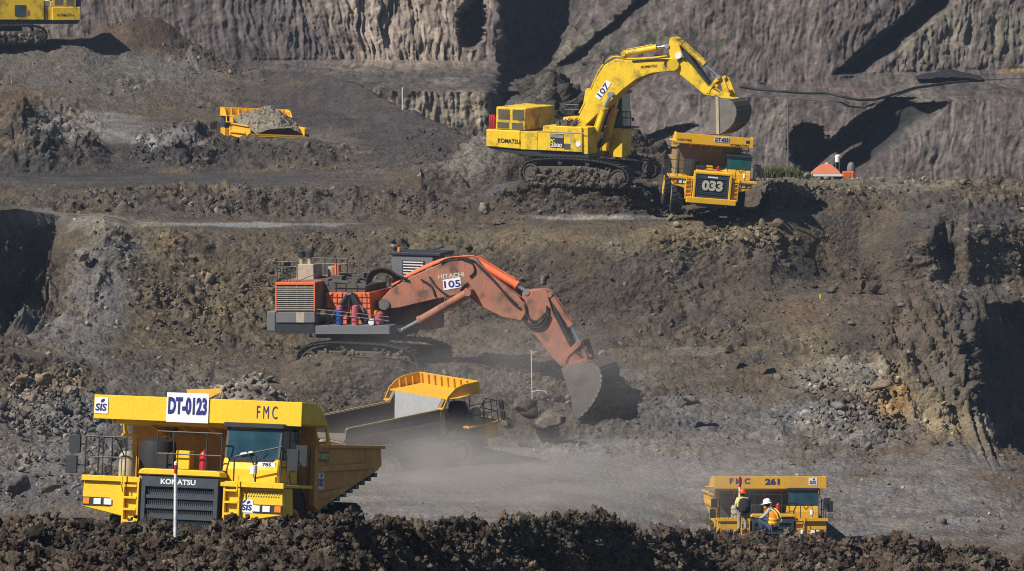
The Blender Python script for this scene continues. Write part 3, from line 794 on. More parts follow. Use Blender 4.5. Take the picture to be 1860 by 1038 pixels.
# thin pale lines in the dark bands; the wide one paints a lit strip
for (x0, y0, x1, y1, w, ylo, yhi, k) in [(1545, 125, 1685, 0, 2.2, -420, 128, .8), (1476, 298, 1600, 196, 7, 190, 320, .65), (1500, 290, 1578, 226, 2.0, 190, 320, .7), (1490, 308, 1640, 196, 1.8, 190, 320, .4)]:
    xl = x0 + (x1 - x0) * (wy_ - y0) / (y1 - y0)
    mm = (np.abs(wx_ - xl + 4 * st_) < w) * (wy_ > ylo) * (wy_ < yhi) * k
    wcol = wcol * (1 - mm[..., None]) + np.array((0.2, .18, .16)) * mm[..., None]
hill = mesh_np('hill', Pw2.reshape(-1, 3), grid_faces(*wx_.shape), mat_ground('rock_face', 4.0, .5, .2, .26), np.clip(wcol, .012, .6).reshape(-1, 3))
tag(hill, 'high eroded rock wall of the pit with dark seams and painted recess shade', 'rock wall', kind='structure')

# ------------------------------------------------------------------ foreground bank of clods
Ml = []
def crest(dy, dD):
    dy += 6
    c = [(-300, 948), (0, 944), (30, 936), (60, 942), (140, 941), (230, 946), (400, 947), (520, 946), (600, 941), (700, 949), (860, 944), (900, 948), (960, 942), (1000, 941), (1030, 934), (1055, 942), (1075, 935), (1105, 938), (1130, 960), (1180, 966), (1260, 960),
         (1300, 964), (1325, 968), (1410, 966), (1440, 962), (1500, 964), (1560, 985), (1600, 982), (1640, 968), (1670, 976), (1700, 986), (1750, 1000), (1790, 996), (1830, 1012), (1870, 1018), (2300, 1040)]
    Dp = [(-300, 98), (640, 98), (900, 120), (1150, 148), (1300, 161), (2300, 166)]
    return [(x, float(np.interp(x, [q[0] for q in Dp], [q[1] for q in Dp])) + dD, y + dy, None) for x, y in c]
Ml.append([(-300, 104, None, .3), (640, 104, None, .3), (900, 127, None, -3.8), (1150, 156, None, -7.5), (1300, 169, None, -9.5), (2300, 174, None, -11)])
Ml.append(crest(8, 4.0)); Ml.append(crest(0, 0)); Ml.append(crest(34, -2.2)); Ml.append(crest(85, -6)); Ml.append(crest(260, -16)); Ml.append(crest(900, -50))
mpx = np.arange(-300, 2160, 1.5)
Pm, Tm = sheet(Ml, mpx, [6, 8, 24, 36, 40, 20], 5)
mf = Pm.reshape(-1, 3); sh = Pm.shape[:2]
sc = (Pm[..., 1] / 98.0)
Nm = grid_normals(Pm)
mu, mv_ = mf[:, 0], mf[:, 1] * .7 + 1.5 * mf[:, 2]
wob = fbm(mf / .5, 3, 3) * .3
g1, h1, k1 = worley2(mu / .75 + wob, mv_ / .75 - wob, 1); g2, h2, k2 = worley2(mu / .3 - wob, mv_ / .3 + wob, 2); g3, h3, k3 = worley2(mu / .13, mv_ / .13, 4)
dm = (.38 * fbm(mf / 2.4, 3, 41) + .27 * np.clip(.8 - g1, 0, 1) * (.2 + k1) + .22 * np.clip(.75 - g2, 0, 1) * (.25 + k2) + .10 * np.clip(.75 - g3, 0, 1) * (.3 + k3) + .16 * billow(mf / .9, 3, 42) + .09 * fbm(mf / .22, 4, 43)).reshape(sh)
dm = (dm - .26) * np.clip(Tm / 2, 0, 1)[:, None]
Pm2 = Pm + Nm * dm[..., None]
mcol = np.array((0.057, .043, .032)) * (1 + (k1 - .5) * .5 + (k2 - .5) * .6 + .3 * fbm(mf / .8, 4, 44))[:, None] * (1 + .25 * fbm(mf / 2.0, 3, 45)[:, None] * np.array([.5, .1, -.5]))
lightp = sstep(.05, .55, fbm(mf / 1.6, 4, 46))[:, None] * .55
mcol = mcol * (1 - lightp) + np.array((0.15, .122, .09)) * lightp
MM = mat_ground('dark_clay', 14.0, 1.0, .07, .55)
mound = mesh_np('terrain', Pm2.reshape(-1, 3), grid_faces(*sh), MM, np.clip(mcol, .01, .4))
tag(mound, 'dark bank of churned clods along the near edge of the pit', 'earth bank', kind='structure')
CL = rock_shapes(12, 3, 77, True); CS = rock_shapes(12, 2, 78, True)
mx_, my_ = screen(Pm)
selm = ((mx_ > -40) & (mx_ < 1900) & (my_ > 925) & (my_ < 1060) & (Tm[:, None] > 1.5)).ravel()
dens = sstep(-.3, .5, fbm(mf / 1.8, 3, 51)) * selm + .25 * selm
dens *= 1 + 1.0 * (np.abs(Tm - 2)[:, None] < .25).repeat(sh[1], 1).ravel()
dens /= dens.sum()
NC = 13000
pk = RNG.choice(len(dens), NC, p=dens)
cs = np.clip(np.exp(RNG.normal(-2.85, .55, NC)), .022, .16) * (sc.ravel()[pk] ** .8)
cp = Pm2.reshape(-1, 3)[pk] + RNG.normal(size=(NC, 3)) * .06 + np.array([0, 0, .02])
cc = mcol[pk] * RNG.uniform(.5, 1.9, (NC, 1)) * RNG.normal(1, .05, (NC, 3))
big_ = cs > .085
for sel_, shp_ in ((big_, CL), (~big_, CS)):
    tag(scatter('dirt', cp[sel_], cs[sel_], cc[sel_], shp_, MM, 9), 'broken dark clods lying on the near earth bank' if shp_ is CL else 'small dark crumbs of earth on the near bank', 'clods', kind='stuff')
# ------------------------------------------------------------------ haul trucks
# local frame: front faces -y, x to the right when looking at the front, z up, origin on the ground below the radiator
TYRE = {}
def wheel(parent, x, y, r, w, mt, steer=0.0):
    mb = MB()
    s = 1 if x > 0 else -1
    mb.lathe([(.05, s * w * .43), (.30, s * w * .44), (.36, s * w * .36), (.55, s * w * .34), (.62, s * w * .46), (.68, s * w * .47), (.68, -s * w * .4), (.05, -s * w * .4)], (0, 0, 0), 'x', 28)
    for i in range(12):
        a = 2 * math.pi * i / 12
        mb.tube((s * w * .33, .46 * math.cos(a), .46 * math.sin(a)), (s * w * .40, .46 * math.cos(a), .46 * math.sin(a)), .04, 6)
    h = mb.build('wheel', M['amber'], parent, smooth=True)
    h.location = (x, y, r); h.rotation_euler = (0, 0, steer)
    key = (r, w, mt.name)
    if key not in TYRE:
        t = MB()
        t.lathe([(.66, -w * .40), (.80, -w * .47), (r * .80, -w * .50), (r * .93, -w * .47), (r * .965, -w * .40), (r * .97, 0), (r * .965, w * .40), (r * .93, w * .47), (r * .80, w * .50), (.80, w * .47), (.66, w * .40)], (0, 0, 0), 'x', 40)
        nl = 26
        for i in range(nl):
            for sgn in (-1, 1):
                a = 2 * math.pi * (i + (.5 if sgn > 0 else 0)) / nl
                da = 2 * math.pi / nl * .30
                p = []
                for rr in (r * .93, r):
                    for q in (-da, da):
                        p.append((rr, a + q))
                x0, x1 = sorted((sgn * w * .06, sgn * w * .49))
                vs = []
                for xx in (x0, x1):
                    for rr, aa in p:
                        aa2 = aa + (.10 if abs(xx) > .1 * w else 0)
                        vs.append((xx, rr * math.cos(aa2), rr * math.sin(aa2)))
                t.add(vs, [(0, 1, 3, 2), (4, 6, 7, 5), (0, 4, 5, 1), (2, 3, 7, 6), (0, 2, 6, 4), (1, 5, 7, 3)])
        o = t.build('tyre', mt, h); TYRE[key] = o.data
    else:
        o = bpy.data.objects.new('tyre', TYRE[key]); COL.objects.link(o); o.parent = h
    return h

def logo(parent, x0, x1, z0, z1, y, side='front'):
    """white plate with the blue company emblem: three letters and a small leaf"""
    w, h = x1 - x0, z1 - z0
    cx, cz = (x0 + x1) / 2, (z0 + z1) / 2
    mb = MB()
    if side == 'front': mb.box(x0, x1, y - .012, y + .01, z0, z1)
    elif side == 'left': mb.box(y - .01, y + .012, x0, x1, z0, z1)
    else: mb.box(y - .012, y + .01, x0, x1, z0, z1)
    p = mb.build('emblem_plate', M['plate'], parent)
    d = {'front': y - .02, 'left': y + .02, 'near': y - .02}[side]
    v2, fs = text_mesh('SIS', cx, cz - h * .10, w * .82, h * .46, .035)
    u = []
    for a, b in v2: u.append((a + .18 * (b - cz) * .5, b))
    lf = [(cx + w * (.10 + .17 * math.cos(t) * .9), cz + h * (.31 + .11 * math.sin(t) + .06 * math.cos(t))) for t in np.linspace(0, 2 * math.pi, 12, endpoint=False)]
    mb = MB()
    def put(pts, fcs):
        if side == 'front': mb.add([(a, d, b) for a, b in pts], fcs)
        elif side == 'left': mb.add([(d, a, b) for a, b in pts], fcs)
        else: mb.add([(d, 2 * cx - a, b) for a, b in pts], fcs)
    put(u, fs); put(lf, [tuple(range(12))])
    mb.build('emblem', M['navy'], parent)

def truck(label, loc, rot, lw=6.3, paint='yellow', bodyp='body', signs='', scale=1.0, style=0, steer=0.0, tyre='tyreclean', bedp=None, wallp=None, glass='glass', drop=0.0, group='yellow mining haul trucks'):
    t = empty('dump_truck', loc, rot); t.scale = (scale,) * 3
    tag(t, label, 'dump truck', group)
    Y, BD, D, K = M[paint], M[bodyp], M['dark'], M['black']
    h = lw / 2
    # chassis
    mb = MB(); mb.box(-.95, -.55, .5, 9.0, .95, 1.55); mb.box(.55, .95, .5, 9.0, .95, 1.55); mb.box(-.9, .9, .3, 2.9, .75, 1.9)
    mb.box(-1.6, 1.6, 7.0, 7.9, 1.0, 1.7); mb.tube((-1.9, 7.4, 1.35), (1.9, 7.4, 1.35), .42, 12); mb.box(-1.7, 1.7, 2.3, 2.9, 1.1, 1.6)
    mb.tube((-1.2, 4.4, 1.5), (-1.2, 6.2, 2.6), .16, 10); mb.tube((1.2, 4.4, 1.5), (1.2, 6.2, 2.6), .16, 10); mb.box(-1.9, -1.0, 4.0, 6.0, .95, 1.8); mb.box(1.0, 1.9, 4.0, 6.0, .95, 1.8)
    mb.build('chassis', D, t, .02)
    # wheels
    for x in (-2.15, 2.15): wheel(t, x, 2.55, 1.35, .82, M[tyre], steer)
    for x in (-2.3, -1.35, 1.35, 2.3): wheel(t, x, 7.4, 1.35, .80, M[tyre]).location.z -= drop
    # radiator
    gz0, gz1 = (.98, 2.82) if style == 0 else (1.42, 3.02)
    gw = 1.15
    mb = MB(); mb.cur = 0
    mb.box(-gw, gw, .22, 1.6, gz0, gz1)
    mb.box(-gw, -gw + .12, .05, .22, gz0, gz1); mb.box(gw - .12, gw, .05, .22, gz0, gz1); mb.box(-gw + .12, gw - .12, .05, .22, gz1 - .30, gz1); mb.box(-gw + .12, gw - .12, .05, .22, gz0, gz0 + .12)
    nb = 4 if style == 0 else 9
    for i in range(nb):
        z = gz0 + .12 + (gz1 - gz0 - .42) * (i + 1) / (nb + 1)
        mb.box(-gw + .12, gw - .12, .08, .215, z - (.05 if style == 0 else .035), z + (.05 if style == 0 else .035))
    if style == 0:
        for i in range(1, 34):
            x = -gw + .12 + (2 * gw - .24) * i / 34
            mb.box(x - .011, x + .011, .13, .16, gz0 + .12, gz1 - .30)
    mb.cur = 1; mb.box(-gw + .12, gw - .12, .205, .22, gz0 + .125, gz1 - .305)
    g = mb.build('radiator_grille', [M['grill'], M['grillb'] if style == 0 else M['dark']], t, 0)
    if style == 0: letters('KOMATSU', g, M['plate'], -.05, gz1 - .15, 1.05, .15, .045, bold=.03)
    else:
        letters('033', g, M['cream'], 0, (gz0 + gz1) / 2 + .05, 1.45, .72, .03, bold=.05)
        quadplate(g, M['plate'], -.35, .35, gz1 - .22, gz1 - .12, .03, .02)
    mb = MB()
    if style == 0:
        mb.prism([(-1.25, gz1 + .02), (-1.22, gz1 + .15), (-1.1, gz1 + .2), (1.1, gz1 + .2), (1.22, gz1 + .15), (1.25, gz1 + .02)], -.02, .5)
    else:
        mb.box(-1.3, 1.3, .0, .6, gz1 + .01, gz1 + .18); mb.box(-1.32, -1.155, 0, .5, gz0 - .1, gz1 + .005); mb.box(1.155, 1.32, 0, .5, gz0 - .1, gz1 + .005)
    mb.build('hood_rim', Y, t, .03)
    mb = MB(); mb.box(-1.12, 1.12, .5, 1.9, gz1 + .0, gz1 + .22); mb.build('hood', M['dark'] if style == 0 else Y, t, .03)
    # fenders with lights
    for s in (-1, 1):
        mb = MB()
        if style == 0:
            poly = [(s * 1.75, 1.62), (s * 3.05, 1.86), (s * 3.0, 2.62), (s * 1.75, 2.60)]
        else:
            poly = [(s * 1.36, 1.2), (s * 1.75, 1.16), (s * 1.9, 1.95), (s * 2.75, 2.15), (s * 2.75, 2.60), (s * 1.36, 2.60)]
        mb.prism(poly, .28, 1.1)
        fe = mb.build('fender', Y, t, .025)
        hz = 2.02 if style == 0 else 2.36
        xc = s * 2.6 if style == 0 else s * 2.25
        mb = MB(); mb.box(xc - .42, xc + .42, .262, .285, hz - .12, hz + .12); mb.build('lamp_housing', D, fe)
        mb = MB(); mb.box(xc - s * .36 - .115, xc - s * .36 + .125, .235, .262, hz - .09, hz + .09); mb.build('headlight', M['lamp'], fe, .02)
        mb = MB(); mb.box(xc - s * .05 - .115, xc - s * .05 + .115, .235, .262, hz - .09, hz + .09); mb.build('headlight', M['plate'], fe, .02)
        mb = MB(); mb.box(xc + s * .29 - .10, xc + s * .29 + .10, .235, .262, hz - .09, hz + .09); mb.build('turn_signal', M['amberl'], fe, .02)
        if s > 0 and style == 0:
            for r_ in range(3):
                for c_ in range(14):
                    pass
            mb = MB()
            for r_ in range(3):
                for c_ in range(15):
                    x = 1.82 + c_ * .075 + r_ * .03
                    mb.add([(x, .277, 2.34 + r_ * .075), (x + .03, .277, 2.34 + r_ * .075), (x + .055, .277, 2.385 + r_ * .075), (x + .025, .277, 2.385 + r_ * .075)], [(0, 1, 2, 3)])
            mb.build('vent_panel', D, fe)
            if 'DT' in signs: logo(fe, 1.79, 2.15, 1.90, 2.26, .275)
    # bumper and ladders
    mb = MB()
    if style == 0: mb.box(-1.15, 1.15, .1, .6, .62, .95)
    else: mb.box(-1.72, 1.72, -.05, .55, 1.0, 1.40)
    mb.build('bumper', Y if style else D, t, .03)
    for s in (-1, 1):
        mb = MB(); a, b = (1.30, 1.74) if style == 0 else (1.42, 1.80)
        zt = 2.62 if style == 0 else 2.6
        zb = 1.10 if style == 0 else 1.22
        mb.box(s * a - .03, s * a + .03, .16, .30, zb, zt); mb.box(s * b - .03, s * b + .03, .16, .30, zb, zt)
        x0, x1 = sorted((s * a, s * b))
        n = 5
        for i in range(n):
            z = zb + .08 + (zt - zb - .2) * i / (n - 1)
            mb.box(x0 + .03, x1 - .03, .14, .30, z - .035, z + .035)
        if style == 0: mb.box(x0 + .035, x1 - .035, .30, .36, zb, zt)
        mb.path([(s * b, .12, zt - .3), (s * b, .0, zt - .1), (s * b, .06, zt + .3)], .022)
        mb.build('ladder', Y, t, .008)
    # decks
    mb = MB(); mb.box(-3.02, -1.26, .22, 2.3, 2.63, 2.72); mb.box(1.26, 3.06, .22, 2.6, 2.63, 2.72); mb.box(-1.26, 1.26, .9, 2.6, 2.6, 2.70)
    mb.box(-3.04, -1.26, .18, .24, 2.60, 2.76); mb.box(1.02, 3.08, .12, .22, 2.60, 2.76)
    mb.build('deck', Y, t, .012)
    # handrails
    def rail(pts_list, r=.022):
        mb = MB()
        for p in pts_list: mb.path(p, r)
        return mb.build('handrail', D, t)
    zt = 3.86
    rail([[(-2.98, .25, 2.72), (-2.98, .25, zt), (-1.75, .25, zt), (-1.75, .25, 2.72)], [(-2.98, .25, 3.28), (-1.75, .25, 3.28)], [(-2.45, .25, 2.72), (-2.45, .25, zt)],
          [(-2.98, .25, zt), (-2.98, 2.2, zt), (-2.98, 2.2, 2.72)], [(-2.98, .25, 3.28), (-2.98, 2.2, 3.28)], [(-2.98, 1.2, 2.72), (-2.98, 1.2, zt)], [(-2.1, .25, zt + .05), (-1.9, 1.3, 2.72)]])
    zc = 4.08 if style == 0 else 3.5
    rail([[(-.95, .6, 3.0), (-.95, .6, zc), (1.0, .6, zc), (1.0, .6, 3.0)], [(-.95, .6, 3.45), (1.0, .6, 3.45)], [(-.45, .6, 3.0), (-.45, .6, zc)], [(.55, .6, 3.0), (.55, .6, zc)], [(-.95, .6, zc), (-.95, 1.6, zc), (-.95, 1.6, 2.7)]])
    rail([[(1.55, .2, 2.72), (1.55, .2, 3.45)], [(2.95, .2, 2.72), (2.95, .2, 3.65), (2.95, 1.6, 3.65), (2.95, 1.6, 2.72)], [(1.55, .2, 3.45), (2.95, .2, 3.78)], [(2.2, .2, 2.72), (2.2, .2, 3.5)],
          [(2.95, .2, 3.2), (2.95, 1.6, 3.2)], [(2.95, .9, 2.72), (2.95, .9, 3.65)], [(3.05, 2.3, 2.72), (3.05, 2.3, 3.75), (3.05, 1.6, 3.75)]])
    # mirrors
    for (x, z) in ((-3.28, 3.62), (-3.36, 3.04)):
        mb = MB(); mb.box(x - .17, x + .17, .12, .22, z - .25, z + .25); mb.tube((x, .24, z), (-2.98, .25, z), .02)
        mb.build('mirror', D, t, .02)
    for (x, y, z) in ((3.22, .4, 3.42), (3.2, 1.2, 3.55)):
        mb = MB(); mb.box(x - .17, x + .17, y - .06, y + .06, z - .30, z + .30); mb.tube((x, y, z), (2.95, y, z - .1), .02)
        mb.build('mirror', D, t, .02)
    # cab
    x0, x1, y0, y1, zr = .98, 2.66, .85, 2.45, 4.28
    mb = MB(); mb.prism([(y0 - .08, 2.72), (y0 - .08, 3.1), (y0, 3.42), (y1, 3.42), (y1, 2.72)], x0, x1, 'x')
    cb = mb.build('cab', Y, t, .04)
    mb = MB()
    for x in (x0, x1):
        s = 1 if x == x0 else -1
        mb.prism([(y0 + .02, 3.42), (y0 + .18, zr), (y0 + .28, zr), (y0 + .14, 3.42)], x, x + s * .09, 'x')
        mb.prism([(y1 - .12, 3.42), (y1 - .12, zr), (y1, zr), (y1, 3.42)], x, x + s * .09, 'x')
        mb.prism([(y0 + .8, 3.42), (y0 + .8, zr), (y0 + .88, zr), (y0 + .88, 3.42)], x, x + s * .07, 'x')
    mb.box(x0 - .06, x1 + .06, y0 + .05, y1 + .06, zr, zr + .14); mb.box(x0 + .1, x1 - .1, y1 - .08, y1 - .02, 3.42, zr)
    mb.box(x0 + .5, x0 + 1.05, y0 + .9, y0 + 1.2, 3.3, 3.95); mb.box(x0 + .1, x1 - .1, y0 + .25, y0 + .5, 3.42, 3.55)
    mb.build('cab_frame', D, cb, .015)
    mb = MB(); mb.prism([(y0 + .01, 3.3), (y0 + .17, zr - .03), (y0 + .20, zr - .03), (y0 + .04, 3.3)], x0 + .06, x1 - .06, 'x')
    ws = mb.build('windshield', M[glass], cb)
    if style == 0 and tyre == 'tyreclean':
        mb = MB(); mb.prism([(x0 + .22, 3.28), (x1 - .25, 3.30), (x1 - .12, 3.42), (x0 + .12, 3.42)], y0 - .03, y0 - .01); mb.build('windshield_trim', D, cb)
        quadplate(cb, M['plate'], x1 - .62, x1 - .10, 3.20, 3.33, y0 - .06, .02, 'sticker')
        letters('785', cb, M['blackt'], x1 - .36, 3.265, .26, .09, y0 - .07)
        quadplate(cb, M['white'], 0, 0, 0, 0, y0 - .02, .012, 'paper_sheet', [(1.45, 3.50), (1.86, 3.56), (1.84, 3.63), (1.50, 3.57)])
    mb = MB(); mb.box(x1 - .035, x1 - .015, y0 + .18, y1 - .15, 3.44, zr - .05); mb.build('side_window', M[glass], cb)
    mb = MB(); mb.path([(x0 + .95, y0 - .06, 3.22), (x0 + .7, y0 - .03, 3.62)], .018); mb.path([(x0 + .95, y0 - .06, 3.22), (x0 + 1.25, y0 - .02, 3.65)], .014); mb.build('wiper', D, cb)
    mb = MB(); mb.box(x1 - .01, x1 + .02, y0 + .95, y1 - .1, 2.74, 3.40); dr = mb.build('cab_door', Y, t, .01)
    mb = MB(); mb.box(x1 + .02, x1 + .05, y0 + 1.02, y0 + 1.2, 3.1, 3.14); mb.build('handle', D, dr)
    mb = MB(); mb.lathe([(.06, -.13), (.10, -.12), (.10, .12), (.06, .13)], (2.17, .12, 3.10), 'z', 14); mb.tube((2.17, .2, 2.72), (2.17, .12, 3.0), .018); mb.build('work_lamp', M['plate'], t, smooth=True)
    # things bolted on the decks
    mb = MB(); mb.lathe([(.04, .72), (.10, .66), (.125, .58), (.125, 0), (.1, -.02)], (.38, .85, 2.86), 'z', 14)
    mb.tube((.38, .85, 3.55), (.44, .78, 3.6), .03); mb.build('fire_extinguisher', M['red'], t, smooth=True)
    mb = MB(); mb.box(-.42, .0, .72, 1.1, 2.7, 3.56); mb.build('battery_box', Y, t, .02)
    if style == 0: mb = MB(); mb.lathe([(.2, 0), (.24, .02), (.24, .62), (.16, .75), (.05, .76)], (-2.0, 1.0, 2.72), 'z', 18); mb.build('air_cleaner', M['tan'], t, smooth=True)
    mb = MB(); mb.lathe([(.3, 0), (.52, .12), (.56, .7), (.48, 1.1), (.2, 1.2)], (-1.35, 1.7, 2.7), 'z', 20); mb.build('air_tank', M['black'], t, smooth=True)
    mb = MB(); mb.box(-1.1, -.55, .9, 1.4, 2.75, 3.5); mb.build('equipment_box', M['black'], t, .03)
    if style == 1:
        mb = MB()
        for i in range(3): mb.lathe([(.1, -.1), (.2, 0), (.2, .3), (.1, .35)], (.75 + .45 * i - .25, 1.5, 3.1), 'y', 14)
        mb.build('filter_canister', M['tan'], t)
    # dump body
    hb = h - .50; hb2 = hb + .05
    top, low = (4.46 if style == 0 else 5.06), 1.95
    th = .1
    mb = MB()
    side = [(3.25, top), (3.75, top - .6), (9.7, 3.95), (9.85, 3.36), (4.1, low), (3.55, low + .15)]
    mb.prism([(3.55, low - .1), (9.85, 3.12), (9.85, 3.21), (3.55, low)], -hb + .3, hb - .3, 'x')
    body = mb.build('dump_body', BD, t, .015)
    for s in (-1, 1):
        mb = MB(); mb.prism(side, s * hb, s * (hb - th), 'x'); mb.build('side_wall', M[wallp] if wallp else BD, body, .015)
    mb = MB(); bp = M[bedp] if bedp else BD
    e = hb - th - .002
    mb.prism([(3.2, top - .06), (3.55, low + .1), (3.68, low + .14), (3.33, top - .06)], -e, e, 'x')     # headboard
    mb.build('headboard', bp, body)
    mb = MB(); mb.prism([(3.70, low + .04), (9.84, 3.37), (9.84, 3.25), (3.70, low - .08)], -e, e, 'x'); mb.build('bed_floor', M['dustbed'] if bedp else BD, body)
    # ribs outside the side walls and below the floor
    for s in (-1, 1):
        mb = MB()
        def rb(y0_, z0_, y1_, z1_, w):
            a, b = sorted((s * (hb + .002), s * (hb + .14)))
            d = Vector((y1_ - y0_, z1_ - z0_)).normalized(); n = Vector((-d.y, d.x)) * w
            mb.prism([(y0_ - n.x, z0_ - n.y), (y1_ - n.x, z1_ - n.y), (y1_ + n.x, z1_ + n.y), (y0_ + n.x, z0_ + n.y)], a, b, 'x')
        rb(3.65, 3.20, 8.6, 3.36, .09); rb(3.9, 2.42, 6.2, 2.60, .09); rb(3.7, top - .6, 9.72, 3.94, .05)
        a, b = sorted((s * (hb + .004), s * (hb + .17)))
        mb.prism([(3.3, 4.4), (3.62, 4.0), (3.8, 2.0), (3.42, 2.15)], a, b, 'x')
        mb.build('side_rib', BD, body, .012)
    mb = MB()
    for i in range(11):
        y = 4.0 + i * .55; z = low - .06 + (y - 3.7) * (3.25 - low + .08) / 6.14
        mb.box(-e, e, y, y + .28, z - .17, z - .03)
    mb.build('floor_beam', M['steel'] if paint != 'dust_y' else BD, body, .02)
    # canopy over the cab
    mb = MB()
    zl = top + .60
    mb.box(-h, h, 1.2, 3.3, top - .07, top)
    mb.box(-h, h, 1.13, 1.2, top - .09, zl)
    for s in (-1, 1):
        a, b = sorted((s * h, s * (h - .06)))
        mb.prism([(1.2, top - .068), (1.2, zl), (2.2, zl), (2.75, zl - .12), (3.3, top + .12), (3.7, top - .5), (3.45, top - .5), (3.3, top - .068)], a, b, 'x')
        mb.prism([(s * (h + .002), 1.7), (s * (h + .34), 2.5), (s * (h + .34), 2.75), (s * (h + .002), 3.2)], top - .045, top + .0, 'z')
        mb.box(min(s * hb, s * h), max(s * hb, s * h), 3.3, 3.75, top - .55, top - .47)
    for i in range(9):
        x = -h + .35 + (lw - .7) * i / 8
        mb.box(x - .03, x + .03, 1.2, 1.32, top + .002, zl - .04)
    for s in (-1, 1):
        for y in (1.7, 2.15, 2.6):
            a, b = sorted((s * (h - .06), s * (h - .16)))
            mb.box(a, b, y, y + .06, top + .002, zl - .15)
    mb.box(-hb, hb, 1.6, 1.72, top - .2, top - .072); mb.box(-hb, hb, 2.4, 2.52, top - .24, top - .072)
    for x in (-hb * .66, -hb * .33, 0, hb * .33, hb * .66):
        mb.prism([(1.4, top - .073), (3.3, top - .073), (3.4, top - .8), (3.2, top - .5)], x - .05, x + .05, 'x')
    ca = mb.build('canopy', Y, t, .012)
    return t, ca, body

def heap(name, parent_m, prof, half, seed, color, label, cat, sizes=(.08, .3), n=500, nx=70, ny=90, xoff=0):
    """a heap of broken rock: rounded mound plus stones; prof = [(y, z_base, z_top)]"""
    ys = np.linspace(prof[0][0], prof[-1][0], ny); us = np.linspace(-1, 1, nx)
    zb = np.interp(ys, [p[0] for p in prof], [p[1] for p in prof]); zt = np.interp(ys, [p[0] for p in prof], [p[2] for p in prof])
    U, Yg = np.meshgrid(us, ys)
    Z = zb[:, None] + (zt - zb)[:, None] * (1 - np.abs(U) ** 1.7)
    V = np.stack([U * half, Yg, Z], -1)
    f = V.reshape(-1, 3) + seed * 3.1
    a, _, ca_ = worley2(f[:, 0] / .7, f[:, 1] / .7, seed)
    d = (.30 * fbm(f / 1.2, 4, seed) + .30 * np.clip(.7 - a, 0, 1) * (ca_ + .3) + .1 * fbm(f / .3, 3, seed + 1)).reshape(U.shape)
    edge = np.clip((1 - np.abs(U)) * 6, 0, 1) * np.clip(np.minimum(np.arange(ny), np.arange(ny)[::-1]) / 5, 0, 1)[:, None]
    V[..., 2] += d * (.3 + .7 * edge); V[..., 0] += xoff
    V = V.reshape(-1, 3)
    col = np.array(color) * (1 + .35 * fbm(f / .5, 4, seed + 2))[:, None]
    faces = grid_faces(ny, nx)
    tri = np.concatenate([faces[:, [0, 1, 2]], faces[:, [0, 2, 3]]])
    rg = np.random.default_rng(seed)
    pk = rg.integers(0, len(V), n)
    sz = np.exp(rg.uniform(math.log(sizes[0]), math.log(sizes[1]), n))
    rot = rand_rots(n, rg); VV = [V]; FF = [tri]; CC = [col]; off = len(V)
    for i in range(n):
        sv, sf = SHAPES[i % len(SHAPES)]
        VV.append(sv @ rot[i].T * sz[i] + V[pk[i]]); FF.append(sf + off); off += len(sv)
        CC.append(np.repeat(col[pk[i]][None] * rg.uniform(.6, 1.5), len(sv), 0))
    o = mesh_np(name, np.concatenate(VV), np.concatenate(FF), MR, np.clip(np.concatenate(CC), .01, .6))
    o.matrix_world = parent_m
    tag(o, label, cat)
    return o

def pose(px, py, D, local, rot, scale=1.0):
    """location that brings a local point to where the ray through px,py is at distance D"""
    return at(px, py, D) - Euler(rot).to_matrix() @ (Vector(local) * scale)

def mat_of(loc, rot, scale=1.0):
    return Matrix.Translation(loc) @ Euler(rot).to_matrix().to_4x4() @ Matrix.Scale(scale, 4)

# --- DT-0123, near left
rot = (R(-8.5), 0, R(-17)); loc = pose(359, 724.5, 115.5, (0, 1.13, 5.05), rot)
tk1, ca, body = truck('big yellow mining truck carrying rubble, marked DT-0123 on its canopy', loc, rot, 6.32, signs='DT', drop=.45)
TK1 = mat_of(loc, rot)
quadplate(ca, M['plate'], -.92, .36, 4.36, 5.20, 1.09, .03, 'number_plate')
letters('DT-0123', ca, M['navy'], -.28, 4.83, 1.18, .50, 1.08, bold=.05)
logo(ca, -3.13, -2.72, 4.52, 4.98, 1.12)
letters('F M C', ca, M['navy'], 2.12, 4.74, .62, .36, 1.115, bold=-.004)
logo(body, 4.0, 4.6, 2.62, 3.10, 2.675, 'left')
mb = MB(); mb.box(2.67, 2.69, 3.95, 4.95, 3.42, 3.72); sg = mb.build('sign_plate', M['grey'], body)
letters('KOMATSU', sg, M['lime'], 4.45, 3.57, .8, .16, 2.70, 'left', .02)
mb = MB(); mb.prism([(-.98, 4.46), (-.40, 4.46), (-.40, 5.08), (.02, 5.30), (-.02, 5.40), (-1.10, 5.33), (-.98, 5.08)], 3.0, 3.08); mb.build('far_canopy_tip', M['amber'], ca, .01)  # added plate standing for the canopy tip of a truck behind
heap('rubble_load', TK1, [(2.6, 4.3, 4.45), (3.2, 4.2, 5.5), (4.0, 3.9, 5.75), (5.0, 3.7, 5.6), (6.0, 3.5, 5.0), (7.4, 3.3, 4.1), (8.6, 3.3, 3.5)], 1.85, 3, (0.17, .15, .13), 'heaped grey rubble in the bed of the DT-0123 truck', 'load', (.05, .2), 1100, xoff=.35)
# --- 261, low right
rot = (R(-6), R(.6), R(4.5)); loc = pose(1399.5, 866, 226, (0, 1.13, 5.05), rot)
tk, ca, body = truck('dusty yellow truck marked 261, low behind the two workers', loc, rot, 6.3, 'amber', 'amber', '261', tyre='tyre', bedp='shadeg')
letters('F M C', ca, M['navy'], -1.72, 4.80, 1.15, .32, 1.115, bold=.03)
letters('261', ca, M['navy'], .1, 4.77, .82, .36, 1.115, bold=.05)
logo(ca, 2.15, 2.62, 4.55, 4.98, 1.12)
